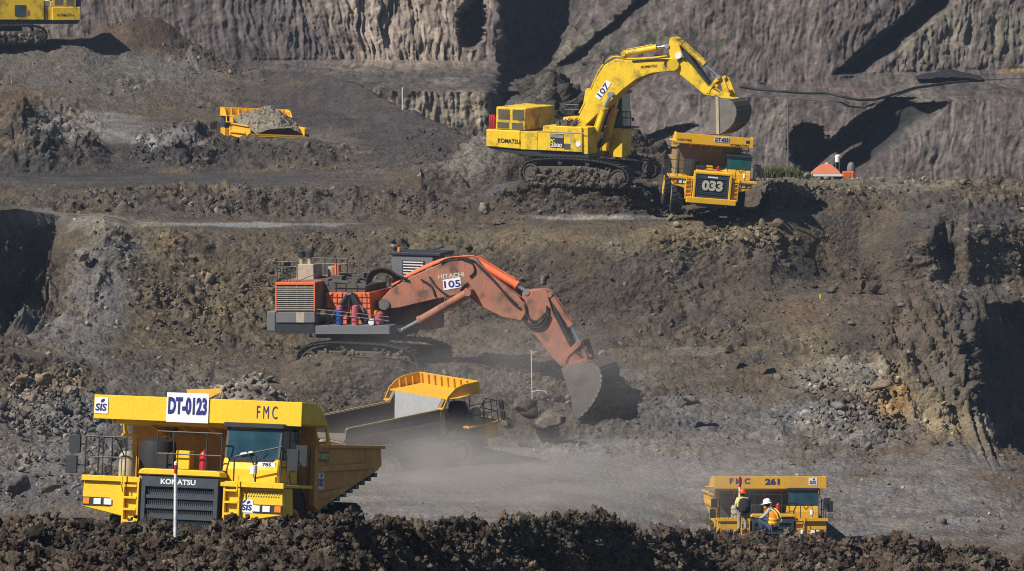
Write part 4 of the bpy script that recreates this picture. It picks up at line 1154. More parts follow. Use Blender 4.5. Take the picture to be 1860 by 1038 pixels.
# --- dusty empty one, centre
rot = (R(-6), 0, R(127)); loc = pose(816, 684, 245, (0, 1.13, 5.05), rot, 1.1)
tk, ca, body = truck('dust-coated yellow truck with an empty bed, heading right below the orange excavator', loc, rot, 5.5, 'amber', 'dust_y', '', scale=1.1, tyre='tyre', bedp='liner', wallp='dustbed')
TK3 = (loc, rot)
mb = MB(); mb.box(-2.29, -2.255, 4.2, 4.9, 2.75, 3.05); mb.build('sign_plate', M['blue'], body)
# --- DT-033 below the yellow excavator
rot = (R(2), R(4.6), R(3)); loc = pose(1299, 246.5, 282.5, (0, 1.13, 5.66), rot, 1.0)
tk, ca, body = truck('yellow truck numbered 033 being loaded under the raised yellow bucket', loc, rot, 5.38, 'amber2', 'dust_y', '033', scale=1.0, style=1, steer=R(-4), tyre='tyreclean', glass='glass2')
quadplate(ca, M['plate'], -.02, .98, 5.24, 5.58, 1.10, .02, 'number_plate')
letters('DT-033', ca, M['navy'], .48, 5.41, .92, .28, 1.085, bold=.05)
letters('HD785', ca, M['blackt'], -2.05, 5.20, .95, .17, 1.115, bold=.01)
letters('KOMATSU', ca, M['blackt'], 1.75, 5.10, 1.25, .17, 1.115, bold=.02)
quadplate(ca, M['navy'], 2.18, 2.42, 5.28, 5.48, 1.11, .02, 'emblem_plate')
# --- loaded one, far upper left, seen from behind
rot = (0, R(-3), R(197)); loc = pose(460, 197, 338, (0, 1.13, 5.05), rot)
tk, ca, body = truck('loaded yellow truck seen from behind on the upper left haul road', loc, rot, 5.6, 'amber2', 'amber2', '', tyre='tyre')
heap('soil_load', mat_of(loc, rot), [(2.9, 4.45, 4.6), (4.0, 4.0, 5.2), (5.6, 3.6, 5.0), (7.5, 3.3, 4.4), (9.6, 3.1, 3.9)], 2.5, 8, (0.17, .145, .115), 'pale soil heaped in the bed of the truck on the upper haul road', 'load', (.06, .2), 300, xoff=-.45)
# ------------------------------------------------------------------ excavators
class Rig:
    """a machine stood at (px,py,D) turned by psi: local x runs along its length, y away from the viewer, z up.
    L() reads a length/height pair off the machine's own upright plane at depth t"""
    def __init__(s, name, px, py, D, psi, label, cat, group=None):
        s.loc = at(px, py, D); s.psi = psi
        s.e = empty(name, s.loc, (0, 0, -psi)); tag(s.e, label, cat, group)
        s.hx = Vector((math.cos(psi), -math.sin(psi), 0)); s.ty = Vector((math.sin(psi), math.cos(psi), 0))
    def L(s, px, py, t=0.0):
        d = ray(px, py); c = Vector((0, 0, CAMZ)) - s.loc
        k = (t - c.dot(s.ty)) / d.dot(s.ty)
        p = c + d * k
        return (p.dot(s.hx), p.z)
    def poly(s, pts, t): return [s.L(x, y, t) for x, y in pts]
    def plate(s, pts, t0, t1, mat, name, parent=None, bevel=.02, ref=None):
        mb = MB(); mb.prism(s.poly(pts, t0 if ref is None else ref), t0, t1)
        return mb.build(name, mat, parent or s.e, bevel)
    def p3(s, px, py, t): a, b = s.L(px, py, t); return (a, t, b)
    def tube(s, mb, a, b, t, r, n=10, t2=None): return mb.tube(s.p3(a[0], a[1], t), s.p3(b[0], b[1], t if t2 is None else t2), r, n)
    def text(s, body, pts, t, mat, parent, bold=.02):
        """pts: centre px,py ; width px ; height px ; angle deg on screen"""
        cx, cy, w, h, ang = pts
        c = s.L(cx, cy, t); k = s.L(cx + 10, cy, t); m = (k[0] - c[0]) / 10; q = s.L(cx, cy - 10, t); v = (q[1] - c[1]) / 10
        return letters(body, parent, mat, c[0], c[1], w * m, h * v, t, 'front', bold, R(ang))

def cylinder(rig, name, a, b, c, ts, r, mat, parent=None, rr=None):
    """hydraulic ram: barrel a->b, bright rod b->c (screen points), at the depths ts"""
    for t in ts:
        mb = MB(); rig.tube(mb, a, b, t, r, 14)
        A, B = Vector(rig.p3(*a, t)), Vector(rig.p3(*b, t)); d = (B - A).normalized()
        mb.tube(B - d * .16, B + d * .02, r * 1.18, 14); mb.tube(A - d * .05, A + d * .15, r * 1.15, 14)
        mb.tube(A + Vector((0, -r * 1.2, 0)), A + Vector((0, r * 1.2, 0)), r * .9, 12)
        up = d.cross(Vector((0, 1, 0))) ; mb.tube(A + d * .2 + up * r * 1.25, B - d * .25 + up * r * 1.25, .035, 6)
        o = mb.build(name, mat, parent or rig.e, smooth=True)
        mb = MB(); C_ = Vector(rig.p3(*c, t)); mb.tube(B, C_, rr or r * .55, 12); mb.tube(C_ + Vector((0, -r, 0)), C_ + Vector((0, r, 0)), r * .8, 12)
        mb.build('rod', M['chrome'], o, smooth=True)

def crawler(rig, outline, t0, t1, wheels, rollers, frame, parent=None, pitch=.33):
    """one track: belt of shoes round the outline, frame, idlers, rollers"""
    pl = rig.poly(outline, t0)
    pts = []
    n = len(pl)
    for i in range(n):                       # resample, so the shoes are evenly spaced
        a, b = Vector(pl[i]), Vector(pl[(i + 1) % n]); L_ = (b - a).length; k = max(1, int(round(L_ / pitch)))
        for j in range(k): pts.append(a + (b - a) * j / k)
    c = sum(pts, Vector((0, 0))) / len(pts)
    mb = MB()
    for i in range(len(pts)):
        a, b = pts[i], pts[(i + 1) % len(pts)]
        d = (b - a).normalized(); nn = Vector((-d.y, d.x))
        if nn.dot((a + b) / 2 - c) < 0: nn = -nn
        g = d * .02
        q = [a + g, b - g, b - g + nn * .07, a + g + nn * .07]
        mb.prism([(v.x, v.y) for v in q], t0, t1)
        q = [a + d * .05 + nn * .07, a + d * .11 + nn * .07, a + d * .10 + nn * .15, a + d * .06 + nn * .15]
        mb.prism([(v.x, v.y) for v in q], t0, t1)
        q = [a - d * .01, b + d * .01, b + d * .01 - nn * .13, a - d * .01 - nn * .13]
        mb.prism([(v.x, v.y) for v in q], t0 + .25, t1 - .25)
    tr = mb.build('track', M['track'], parent or rig.e)
    fr = rig.poly(frame, t0)
    mb = MB(); mb.prism(fr, t0 + .12, t1 - .05); mb.build('track_frame', M['tframe'], tr, .05)
    for (px, py, rpx) in wheels:
        s, z = rig.L(px, py, t0); r = rig.L(px + rpx, py, t0)[0] - s
        mb = MB(); mb.lathe([(.06, -.02), (r * .5, -.02), (r * .55, .06), (r * .8, .06), (r * .85, -.02), (r, -.02), (r, .5), (.06, .5)], (s, t0 + .1, z), 'y', 26)
        mb.build('idler_wheel', M['tframe'], tr, smooth=True)
    for (px, py, rpx) in rollers:
        s, z = rig.L(px, py, t0); r = rig.L(px + rpx, py, t0)[0] - s
        mb = MB(); mb.lathe([(.05, 0), (r, 0), (r, .35), (.05, .35)], (s, t0 + .14, z), 'y', 14); mb.build('roller', M['track'], tr, smooth=True)
    return tr

def bucket(rig, pts, t0, t1, open_idx, mat, parent=None, post=None):
    """pts: side plate outline on the near side; open_idx: edges left open (index of first corner)"""
    near = rig.poly(pts, t0)
    n = len(near)
    mb = MB()
    for t in (t0, t1 - .08): mb.prism(near, t, t + .08)
    c = Vector((sum(p[0] for p in near) / n, sum(p[1] for p in near) / n))
    for i in range(n):
        if i in open_idx: continue
        a, b = Vector(near[i]), Vector(near[(i + 1) % n])
        ia, ib = a + (c - a) * .06, b + (c - b) * .06
        mb.cur = 1; mb.prism([tuple(a), tuple(b), tuple(ib), tuple(ia)], t0 + .082, t1 - .082); mb.cur = 0
        if i % 2 == 0:
            mb.cur = 0
            d = (b - a); m_ = a + d * .5; o = (m_ - c).normalized() * .05
            mb.prism([tuple(a + d * .3), tuple(a + d * .5), tuple(a + d * .5 + o), tuple(a + d * .3 + o)], t0 + .01, t1 - .01)
    bk = mb.build('bucket', [mat, M['shell']], parent or rig.e, .015)
    return bk

def line_part(rig, name, pts, t, r, mat, parent):
    """one hose or pipe, as a smooth bent tube"""
    P_ = [Vector(rig.p3(x, y, t)) for x, y in pts]
    Q = []
    for i in range(len(P_) - 1):            # Catmull-Rom, so bends are round
        a, b, c, d = P_[max(i - 1, 0)], P_[i], P_[i + 1], P_[min(i + 2, len(P_) - 1)]
        for k in range(5):
            u = k / 5
            Q.append(.5 * ((2 * b) + (c - a) * u + (2 * a - 5 * b + 4 * c - d) * u * u + (3 * b - a - 3 * c + d) * u ** 3))
    Q.append(P_[-1])
    mb = MB(); mb.path(Q, r, 7)
    return mb.build(name, mat, parent, smooth=True)

def mud(rig, parent, pts, t, n, sz, seed, col=(.085, .068, .05)):
    """earth caked on the undercarriage"""
    rg = np.random.default_rng(seed); rot = rand_rots(n, rg); V, Fc, C = [], [], []; off = 0
    (xa, ya), (xb, yb) = pts
    for i in range(n):
        s_, z_ = rig.L(rg.uniform(xa, xb), ya + (yb - ya) * rg.random() ** .7, t)
        sv, sf = CS[i % len(CS)]
        V.append(sv @ rot[i].T * np.exp(rg.uniform(math.log(sz[0]), math.log(sz[1]))) + np.array([s_, t + rg.uniform(-.05, .15), z_])); Fc.append(sf + off); off += len(sv)
        C.append(np.tile(np.array(col) * rg.uniform(.6, 1.6), (len(sv), 1)))
    o = mesh_np('mud', np.concatenate(V), np.concatenate(Fc), MR, np.clip(np.concatenate(C), .01, .5), parent=parent); o['kind'] = 'stuff'
    return o

# ================================================================== yellow digger 107
X = Rig('excavator', 1030, 335, 290, R(24), 'yellow excavator 107 with its bucket raised over a truck', 'excavator', 'tracked mining excavators')
Yx, Dk = M['exy'], M['dark']
tn = -2.75
def XL(px, py, t=0): return X.L(px, py, t)
X.plate([(883, 235), (945, 238), (945, 272), (883, 266.5)], tn, 2.75, Yx, 'counterweight', None, .06)
cw = COL.objects[-1]
X.text('KOMATSU', (924, 256.5, 40, 8, -2.5), tn - .03, M['blackt'], cw, .015)
X.plate([(945.3, 238.4), (976, 240), (976, 273.5), (945.3, 272)], tn + .05, 2.7, Yx, 'side_tank', None, .03)
hood = X.plate([(901.5, 194), (955.5, 197.5), (953.5, 237.5), (900.5, 234.5)], tn + .1, 2.5, Yx, 'engine_hood', None, .04)
for (a, b, c, d, e) in ((905, 926, 198, 217, 10), (931, 952, 199, 218.5, 10), (903.5, 925, 221.5, 233, 6), (929.5, 950, 223, 235, 6)):
    mb = MB()
    for i in range(e):
        f_ = (i + .5) / e; y = c + (d - c) * f_
        hh = (d - c) / e * .28
        mb.prism(X.poly([(a, y - hh), (b, y - hh + .9), (b, y + hh + .9), (a, y + hh)], tn + .1), tn + .075, tn + .099)
    mb.build('louvre', M['grillb'], hood)
pump = X.plate([(986.5, 228.5), (1057, 231.5), (1057.5, 277.5), (976.3, 273.4), (976.3, 242), (985, 240)], tn - .05, -.95, Yx, 'pump_house', None, .04)
mb = MB(); mb.prism(X.poly([(976.5, 239.5), (1062.5, 243), (1062.5, 241.5), (976.5, 238)], tn - .05), tn - .075, tn - .052); mb.prism(X.poly([(1036, 245), (1037, 245), (1037, 275), (1036, 275)], tn - .05), tn - .065, tn - .052); mb.build('panel_seam', M['tan'], pump)
dsg = X.plate([(999.5, 243), (1023.5, 244.2), (1023.5, 268.8), (999.5, 267.8)], tn - .085, tn - .052, M['dark'], 'sign_plate', pump, 0)
for k in range(3):
    X.plate([(1000, 244.6 + k * 2.0), (1023, 245.7 + k * 2.0), (1023, 246.6 + k * 2.0), (1000, 245.5 + k * 2.0)], tn - .10, tn - .087, M['cream'], 'stripe', pump, 0)
X.text('PC', (1003.6, 256.5, 7.5, 6.5, -2.5), tn - .10, M['lime'], pump, .02)
X.text('2000', (1010.6, 264.3, 20, 6.8, -2.5), tn - .10, M['white'], pump, .02)
mb = MB(); s_, z_ = XL(1050.5, 262, tn - .05); mb.lathe([(.05, -.03), (.2, -.03), (.2, .02), (.05, .02)], (s_, tn - .06, z_), 'y', 16); mb.build('emblem_plate', M['plate'], pump)
X.plate([(1023.8, 261), (1036, 261.6), (1036, 272), (1023.8, 271.4)], tn - .07, tn - .052, M['tframe'], 'step_recess', pump, 0)
X.plate([(1057.8, 231.5), (1068, 232), (1068, 281), (1057.8, 280)], tn + .1, -.98, M['exy'], 'front_tank', None, .03)
X.plate([(883.5, 267), (945, 272.6), (1062, 278.5), (1070, 281), (1070, 288), (1050, 290), (960, 284), (905, 274)], tn + .15, 2.6, Dk, 'revolving_frame', None, .04)
mb = MB(); s_, z_ = XL(1018, 290, 0); mb.lathe([(.3, -.9), (1.7, -.9), (1.7, .5), (.3, .5)], (s_, 0, z_), 'z', 36); mb.box(s_ - 2.4, s_ + 2.4, -1.9, 1.9, z_ - 1.35, z_ - .55); mb.build('undercarriage', M['tframe'], X.e, .05)
for k in range(3):
    mb = MB(); s_, z_ = XL(890.5 + k * 3.6, 234, tn + .3); mb.lathe([(.03, 1.02), (.06, .9), (.095, .82), (.095, 0), (.09, -.01)], (s_, tn + .3, z_), 'z', 12); mb.build('fire_extinguisher', M['red'], X.e, smooth=True)
# clutter on the deck by the boom foot
mb = MB()
for k in range(16):
    x = 1012 + k * 2.1; t = RNG.uniform(-2.4, -1.1); s_, z_ = XL(x, 231, t); mb.box(s_ - .12, s_ + .12, t - .12, t + .12, z_ - .25, z_ + RNG.uniform(.05, .5))
    mb.tube((s_, t, z_ + .2), (s_ + .3, t + .5, z_ + RNG.uniform(.2, .6)), .04, 6)
mb.build('valve_block', M['tframe'], X.e, .01)
X.plate([(1023, 213), (1046, 214), (1044, 229), (1022, 229)], -.9, 1.1, Yx, 'oil_tank', None, .03)
mb = MB()
for (x0, x1, y) in ((1025, 1052, 190), (1025, 1052, 199)): X.tube(mb, (x0, y), (x1, y + 1), 1.6, .03, 6)
for x in (1026, 1034, 1042, 1051): X.tube(mb, (x, 189), (x, 214), 1.6, .03, 6)
mb.build('handrail', Dk, X.e)
# cab and its foot on the far side
cb = X.plate([(1106, 172), (1128, 170), (1131, 232), (1104, 233)], 1.05, 2.7, M['glass2'], 'cab', None, .05)
X.plate([(1104, 167), (1130, 165), (1130, 171.5), (1104, 172)], .98, 2.78, Dk, 'roof', cb, .03)
mb = MB()
for x in (1105, 1117, 1129): X.tube(mb, (x, 170), (x, 233), 1.02, .05, 6); X.tube(mb, (x, 170), (x, 233), 2.72, .05, 6)
X.tube(mb, (1105, 205), (1130, 205), 1.02, .04, 6)
mb.build('cab_frame', Dk, cb)
X.plate([(1096, 232.5), (1131, 233.5), (1130, 287), (1096, 284)], 1.0, 2.7, Yx, 'cab_base', None, .03)
mb = MB(); X.tube(mb, (1146, 202), (1146, 232), 1.9, .03, 6)
for y in (203, 214, 230):
    X.tube(mb, (1128, y), (1146, y + .5), 1.2, .03, 6); mb.tube(X.p3(1146, y + .5, 1.2), X.p3(1146, y + .5, 2.6), .03, 6)
X.tube(mb, (1146, 203), (1146, 231), 1.2, .03, 6); X.tube(mb, (1137, 203), (1137, 231), 1.2, .03, 6); mb.prism(X.poly([(1128, 231), (1147, 231.5), (1147, 234), (1128, 233.5)], 1.2), 1.1, 2.7); X.tube(mb, (1150, 214), (1150, 220), 1.3, .09, 8); X.tube(mb, (1146, 215), (1150, 216), 1.2, .03, 6)
mb.build('catwalk', Dk, X.e)
# boom
bw = .72
boom = X.plate([(1043, 228), (1063, 188), (1083, 142), (1098, 118.5), (1118, 107), (1140, 110.5), (1180, 108.5), (1217, 105.5), (1227, 109), (1231, 117), (1228, 126), (1221, 130), (1184, 133.5), (1156, 144.5), (1131, 163.5), (1098, 195.5), (1062, 230)], -bw, bw, Yx, 'boom', None, .05, ref=-bw)
X.plate([(1063.5, 162), (1071, 160), (1074, 168), (1063, 188), (1059, 190)], -.5, .5, Yx, 'boom_bracket', boom, .02)
pn = X.plate([(1080.5, 176), (1101.5, 146), (1110.5, 151), (1090, 181.5)], -bw - .03, -bw - .003, M['plate'], 'number_plate', boom, 0)
X.text('107', (1095.5, 163.8, 25.5, 10.5, 53), -bw - .045, M['navy'], boom, .02)
X.text('KOMATSU', (1179, 121, 29, 5, 6), -bw - .02, M['blackt'], boom, .03)
mb = MB(); s_, z_ = XL(1211, 116, -bw); mb.lathe([(.03, -.06), (.19, -.06), (.19, .03), (.03, .03)], (s_, -bw, z_), 'y', 18); mb.build('pin_boss', Dk, boom)
mb = MB(); X.tube(mb, (1222, 118), (1222, 118.2), -bw - .1, .42, 20, bw + .1); mb.build('pivot_pin', Yx, boom, smooth=True)
# pipes along the boom back
for q, t in enumerate((-.45, -.25, .2, .4)):
    line_part(X, 'pipe', [(1052, 206), (1066, 178), (1085, 135), (1099, 113.5), (1117, 103), (1142, 107), (1180, 105.5), (1212, 102)], t, .055, M['exy'], boom)
for q, t in enumerate((-.5, -.35, .3, .5)):
    pth = [(1096, 116), (1099, 106 - q), (1107, 99 - q), (1118, 97 - q), (1128, 99), (1138, 101)]
    line_part(X, 'hose', pth, t, .06, M['black'], boom)
for q, t in enumerate((-.6, -.4)):
    line_part(X, 'hose', [(1200, 105), (1214, 112), (1228, 112 + q), (1238, 106), (1244, 108)], t, .07, M['black'], boom)
line_part(X, 'hose', [(1148, 111.5), (1175, 109.5), (1200, 108.5), (1218, 109)], -bw - .06, .05, M['black'], boom)

cylinder(X, 'arm_cylinder', (1134, 98), (1193, 87), (1213, 84), (-.38, .38), .21, Yx)
cylinder(X, 'boom_cylinder', (1076, 268), (1098.5, 196), (1110, 172), (-1.15,), .25, Yx)
cylinder(X, 'boom_cylinder', (1099, 271), (1117, 197), (1125, 168), (.75,), .25, Yx)
arm = X.plate([(1216, 70), (1222, 67), (1229, 71), (1243, 108), (1256, 119.5), (1287, 158), (1306, 170), (1300, 177), (1279, 172.5), (1228, 130.5), (1217, 107), (1213.5, 88)], -.5, .5, Yx, 'arm', None, .04, ref=-.5)
X.plate([(1229, 74), (1236, 76), (1259, 112), (1292, 158), (1288, 159.5), (1256, 121), (1244, 109)], -.35, .35, Dk, 'arm_back', arm, .02)
mb = MB(); s_, z_ = XL(1233, 101, -.5); mb.lathe([(.03, -.08), (.24, -.08), (.24, .02), (.03, .02)], (s_, -.5, z_), 'y', 18); mb.build('pin_boss', M['plate'], arm)
cylinder(X, 'bucket_cylinder', (1237, 78), (1280, 117), (1306, 140), (-.42, .35), .19, Yx)
for t in (-.55, .45):
    X.plate([(1282, 169), (1286, 160), (1296, 147), (1306, 138), (1310, 141), (1308, 145), (1299, 151), (1291, 163), (1288, 171)], t, t + .14, Yx, 'linkage', None, .02, ref=-.55)
    X.plate([(1306, 141), (1313, 142), (1325, 173), (1320, 177), (1311, 168)], t + .16, t + .30, Yx, 'linkage', None, .02, ref=-.55)
bk = bucket(X, [(1290, 183), (1303, 179.5), (1321, 180.5), (1331, 185.5), (1336.5, 195), (1338, 208), (1334, 221), (1327, 231), (1317, 239), (1305, 245), (1287, 244.5), (1289, 214)], -1.5, 1.5, (10, 11), M['steel'])
X.plate([(1299.5, 176), (1305, 176), (1306.5, 244.5), (1301, 244.5)], -1.56, -1.503, M['tan'], 'side_cutter', bk, .01)
X.plate([(1296, 172), (1309, 168), (1333, 180), (1331, 187), (1318, 182)], -.6, .6, M['exy'], 'bucket_ear', bk, .02)
mb = MB()
for k in range(5):
    t = -1.35 + k * .65; s_, z_ = XL(1287, 244, -1.5)
    mb.prism([(s_ - .15, z_ - .05), (s_ + .3, z_ + .1), (s_ + .3, z_ - .1), (s_ - .25, z_ - .25)], t, t + .2)
mb.build('bucket_tooth', M['steel'], bk)
# tracks
trk = crawler(X, [(947, 322), (945.5, 314), (949, 303), (957, 295), (970, 291), (1005, 289), (1045, 290), (1082, 294), (1110, 299.5), (1128, 306), (1138, 315), (1140, 325), (1134, 336), (1122, 341), (985, 335), (955, 331)], -3.2, -2.15,
        [(1121, 322.5, 13), (962, 313, 14)], [(985 + k * 22, 326 + k * .9, 6) for k in range(6)] + [(1015, 296, 4), (1065, 299, 4)], [(975, 303), (1060, 303), (1105, 312), (1105, 330), (1070, 328), (975, 324)])
mud(X, trk, ((968, 305), (1108, 333)), -3.12, 260, (.05, .24), 5)
mud(X, trk, ((955, 325), (1135, 338)), -3.2, 200, (.05, .28), 6, (.07, .058, .045))
crawler(X, [(1012, 300), (1008, 293), (1012, 284), (1024, 278), (1120, 281), (1178, 292), (1190, 303), (1190, 314), (1182, 322), (1030, 318)], 2.15, 3.2, [(1178, 306, 12)], [], [(1030, 285), (1160, 295), (1160, 312), (1030, 310)])

# ================================================================== orange digger 105
H = Rig('excavator', 640, 660, 262, R(20), 'orange excavator 105 with grey walkways and its bucket on the ground', 'excavator', 'tracked mining excavators')
Oo, O2, Gy = M['orange'], M['orange2'], M['grey']
tn = -3.0
rad = H.plate([(501, 513), (573, 513), (572, 566.6), (501, 566.6)], tn, tn + 5.6, Oo, 'radiator_house', None, .04)
mb = MB(); mb.prism(H.poly([(504, 519), (570, 519), (570, 564), (504, 564)], tn), tn - .02, tn - .003); mb.build('radiator_core', M['black'], rad)
mb = MB()
for a in ((501, 513, 573, 517.5), (501, 517.6, 503.6, 566), (570.6, 517.6, 573, 566)):
    mb.prism(H.poly([(a[0], a[1]), (a[2], a[1]), (a[2], a[3]), (a[0], a[3])], tn), tn - .10, tn - .004)
mb.build('radiator_frame', O2, rad, .01)
mb = MB()
for k in range(12):
    y = 521 + k * 3.75
    mb.prism(H.poly([(503.7, y), (570.5, y), (570.5, y + 1.5), (503.7, y + 1.5)], tn), tn - .09, tn - .03)
for x in (521, 538, 554): mb.prism(H.poly([(x, 519), (x + .9, 519), (x + .9, 565), (x, 565)], tn), tn - .028, tn - .022)
mb.build('louvre', M['tan'], rad)
H.plate([(501, 567), (572, 567), (572, 586.8), (501, 586.8)], tn - .04, tn + .9, Gy, 'bumper_panel', None, .03)
H.plate([(538, 568), (553, 568), (553, 586), (538, 586)], tn - .06, tn - .043, M['tan'], 'sign_plate', None, 0)
H.plate([(501, 587.2), (572, 587.2), (572, 606), (501, 606)], tn + .05, 2.6, M['dark'], 'revolving_frame', None, .03)
H.plate([(484.5, 566), (500.6, 566), (500.6, 603), (484.5, 602)], tn + .3, 2.7, Gy, 'counterweight', None, .06)
wk = H.plate([(572.5, 592), (708, 592), (708, 608), (572.5, 608)], tn + .0, tn + 1.1, Gy, 'walkway', None, .03)
H.plate([(572.5, 596), (716, 596), (724, 606), (716, 616), (572.5, 614)], tn + 1.15, 2.4, M['dark'], 'main_frame', None, .04)
house = H.plate([(591, 532), (671, 532), (675, 591), (591, 591)], tn + 1.2, 2.2, M['orange2'], 'machine_house', None, .03)
mb = MB()
for k in range(9): x = 594 + k * 9; mb.prism(H.poly([(x, 534), (x + .8, 534), (x + .8, 590), (x, 590)], tn + 1.2), tn + 1.16, tn + 1.197)
for k in range(5): y = 540 + k * 10; mb.prism(H.poly([(592, y), (672, y), (672, y + .7), (592, y + .7)], tn + 1.2), tn + 1.165, tn + 1.196)
mb.build('mesh_guard', M['dark'], house)
mb = MB()
H.tube(mb, (596, 587), (632, 536), tn + 1.0, .16, 8); H.tube(mb, (632, 536), (640, 534), tn + 1.0, .16, 8); H.tube(mb, (640, 536), (664, 585), tn + 1.0, .22, 8); H.tube(mb, (634, 538), (634, 590), tn + 1.0, .08, 8)
mb.build('brace', M['dark'], H.e)
H.plate([(645, 545), (659, 560), (663, 576), (648, 576)], tn + .9, tn + 1.14, M['orange'], 'brace_plate', None, .01)
for (x, m_, m2) in ((617, 'blue', 'pink'), (645, 'pink', 'pink')):
    s_, z_ = H.L(x, 591, tn + .5)
    mb = MB(); mb.lathe([(.12, 0), (.23, .02), (.23, .95), (.12, .98)], (s_, tn + .5, z_), 'z', 18); b_ = mb.build('barrel', M[m_], H.e, smooth=True)
    mb = MB(); mb.lathe([(.19, .98), (.21, 1.0), (.19, 1.22), (.08, 1.28)], (s_, tn + .5, z_), 'z', 16); mb.build('barrel_cap', M[m2], b_, smooth=True)
s_, z_ = H.L(687, 591, tn + .5)
mb = MB(); mb.lathe([(.2, 0), (.3, .05), (.3, .75), (.2, .85)], (s_, tn + .6, z_), 'z', 18); mb.build('oil_drum', M['pink'], H.e, smooth=True)
mb = MB(); s_, z_ = H.L(683, 572, tn + .4); mb.lathe([(.02, 0), (.13, .02), (.13, .25), (.02, .28)], (s_, tn + .4, z_), 'z', 14); mb.build('beacon', M['amberl'], H.e, smooth=True)
mb = MB(); s_, z_ = H.L(676, 585, tn + .3); mb.lathe([(.03, -.2), (.2, -.18), (.22, 0), (.2, .18), (.03, .2)], (s_, tn + .3, z_), 'y', 18); mb.build('hose_reel', M['plate'], H.e, smooth=True)
# top deck: exhaust, rails, pipes
ex = H.plate([(539, 481), (569, 481), (570, 512), (538, 512)], -.9, .6, M['tan'], 'exhaust_box', None, .03)
for x in (548, 563):
    mb = MB(); H.tube(mb, (x, 483), (x, 466), -.3, .15, 14); mb.build('exhaust_pipe', M['tan'], ex, smooth=True)
    mb = MB(); H.tube(mb, (x, 467), (x, 456.5), -.3, .25, 14); mb.build('exhaust_cap', M['dark'], ex, smooth=True)
for t in (tn + .15, 2.4):
    mb = MB()
    for y in (476, 486): H.tube(mb, (504, y), (540, y - 1), t, .03, 6); H.tube(mb, (570, y - 7), (632, y - 6), t, .03, 6)
    for x in list(range(504, 541, 6)): H.tube(mb, (x, 475), (x, 513), t, .022, 5)
    for x in (572, 590, 611, 631): H.tube(mb, (x, 469), (x, 500), t, .03, 6)
    H.tube(mb, (538, 512), (573, 498), t, .03, 6)
    mb.build('handrail', M['dark'], H.e)
mb = MB()
for y in (576, 583): H.tube(mb, (575, y - 14), (706, y), tn + .02, .025, 6)
for x in (576, 596, 620, 650, 680, 705): H.tube(mb, (x, 562 + (x - 575) * .11), (x, 592), tn + .02, .025, 6)
mb.build('handrail', M['dark'], H.e)
mb = MB(); H.tube(mb, (613, 481), (614, 506), .3, .22, 12); mb.build('oil_bottle', O2, H.e, smooth=True)
mb = MB(); H.tube(mb, (604, 484), (604, 508), 1.0, .3, 12); mb.build('air_cleaner', M['tan'], H.e, smooth=True)
mb = MB(); mb.path([H.p3(x, y, -1.2) for x, y in [(582, 512), (594, 510), (598, 517), (597, 526)]], .13, 8)
mb.build('engine_pipe', O2, H.e, smooth=True)
mb = MB()
for k in range(26):
    x = RNG.uniform(576, 662); y = RNG.uniform(497, 530); t = RNG.uniform(-1.5, 1.8); s_, z_ = H.L(x, y, t); a_ = RNG.uniform(.08, .4)
    mb.box(s_ - a_, s_ + a_, t - .3, t + .3, z_ - RNG.uniform(.1, .3), z_ + .1)
for k in range(12):
    x = RNG.uniform(574, 650); y = RNG.uniform(495, 525); t = RNG.uniform(-1.5, 1.5); H.tube(mb, (x, y), (x + RNG.uniform(8, 28), y + RNG.uniform(-5, 9)), t, .06, 6)
mb.build('engine', M['tframe'], H.e, .01)
H.plate([(578, 508), (664, 520), (664, 533), (578, 533)], -1.6, 2.0, M['tframe'], 'engine_bed', None, .03)
for q in range(7):
    t = -1.0 + q * .28
    pth = [(667 + q, 531), (666 + q, 508 + q), (674 + q, 494 + q), (690, 488 + q), (706, 490 + q), (722, 500 + q), (740, 507)]
    line_part(H, 'hose', pth, t, .075, M['black'], H.e)
# cab
cb = H.plate([(712, 463), (787, 466), (785, 530), (712, 528)], .9, 3.1, M['grey'], 'cab', None, .05)
H.plate([(708, 458.5), (800, 460.5), (800, 466), (708, 463.5)], .8, 3.25, M['dark'], 'roof', cb, .03)
mb = MB(); mb.prism(H.poly([(731, 473), (771, 474.5), (771, 500), (731, 498)], .9), .86, .898); mb.build('cab_grille', M['dark'], cb)
mb = MB()
for k in range(5): y = 475 + k * 5; mb.prism(H.poly([(733, y), (769, y + 1.2), (769, y + 3), (733, y + 1.8)], .9), .83, .858)
mb.build('louvre', M['plate'], cb)
mb = MB(); s_, z_ = H.L(787, 500, .9); mb.box(s_ + .005, s_ + .03, 1.1, 2.9, z_ - .8, z_ + .95); mb.build('cab_window', M['glass'], cb)
mb = MB(); s_, z_ = H.L(725, 458, 1.2); mb.lathe([(.03, 0), (.12, .03), (.11, .26), (.03, .3)], (s_, 1.2, z_), 'z', 14); mb.build('beacon', M['amberl'], cb, smooth=True)
H.plate([(706, 528), (786, 530), (786, 600), (706, 598)], .95, 3.0, M['orange'], 'cab_base', None, .03)
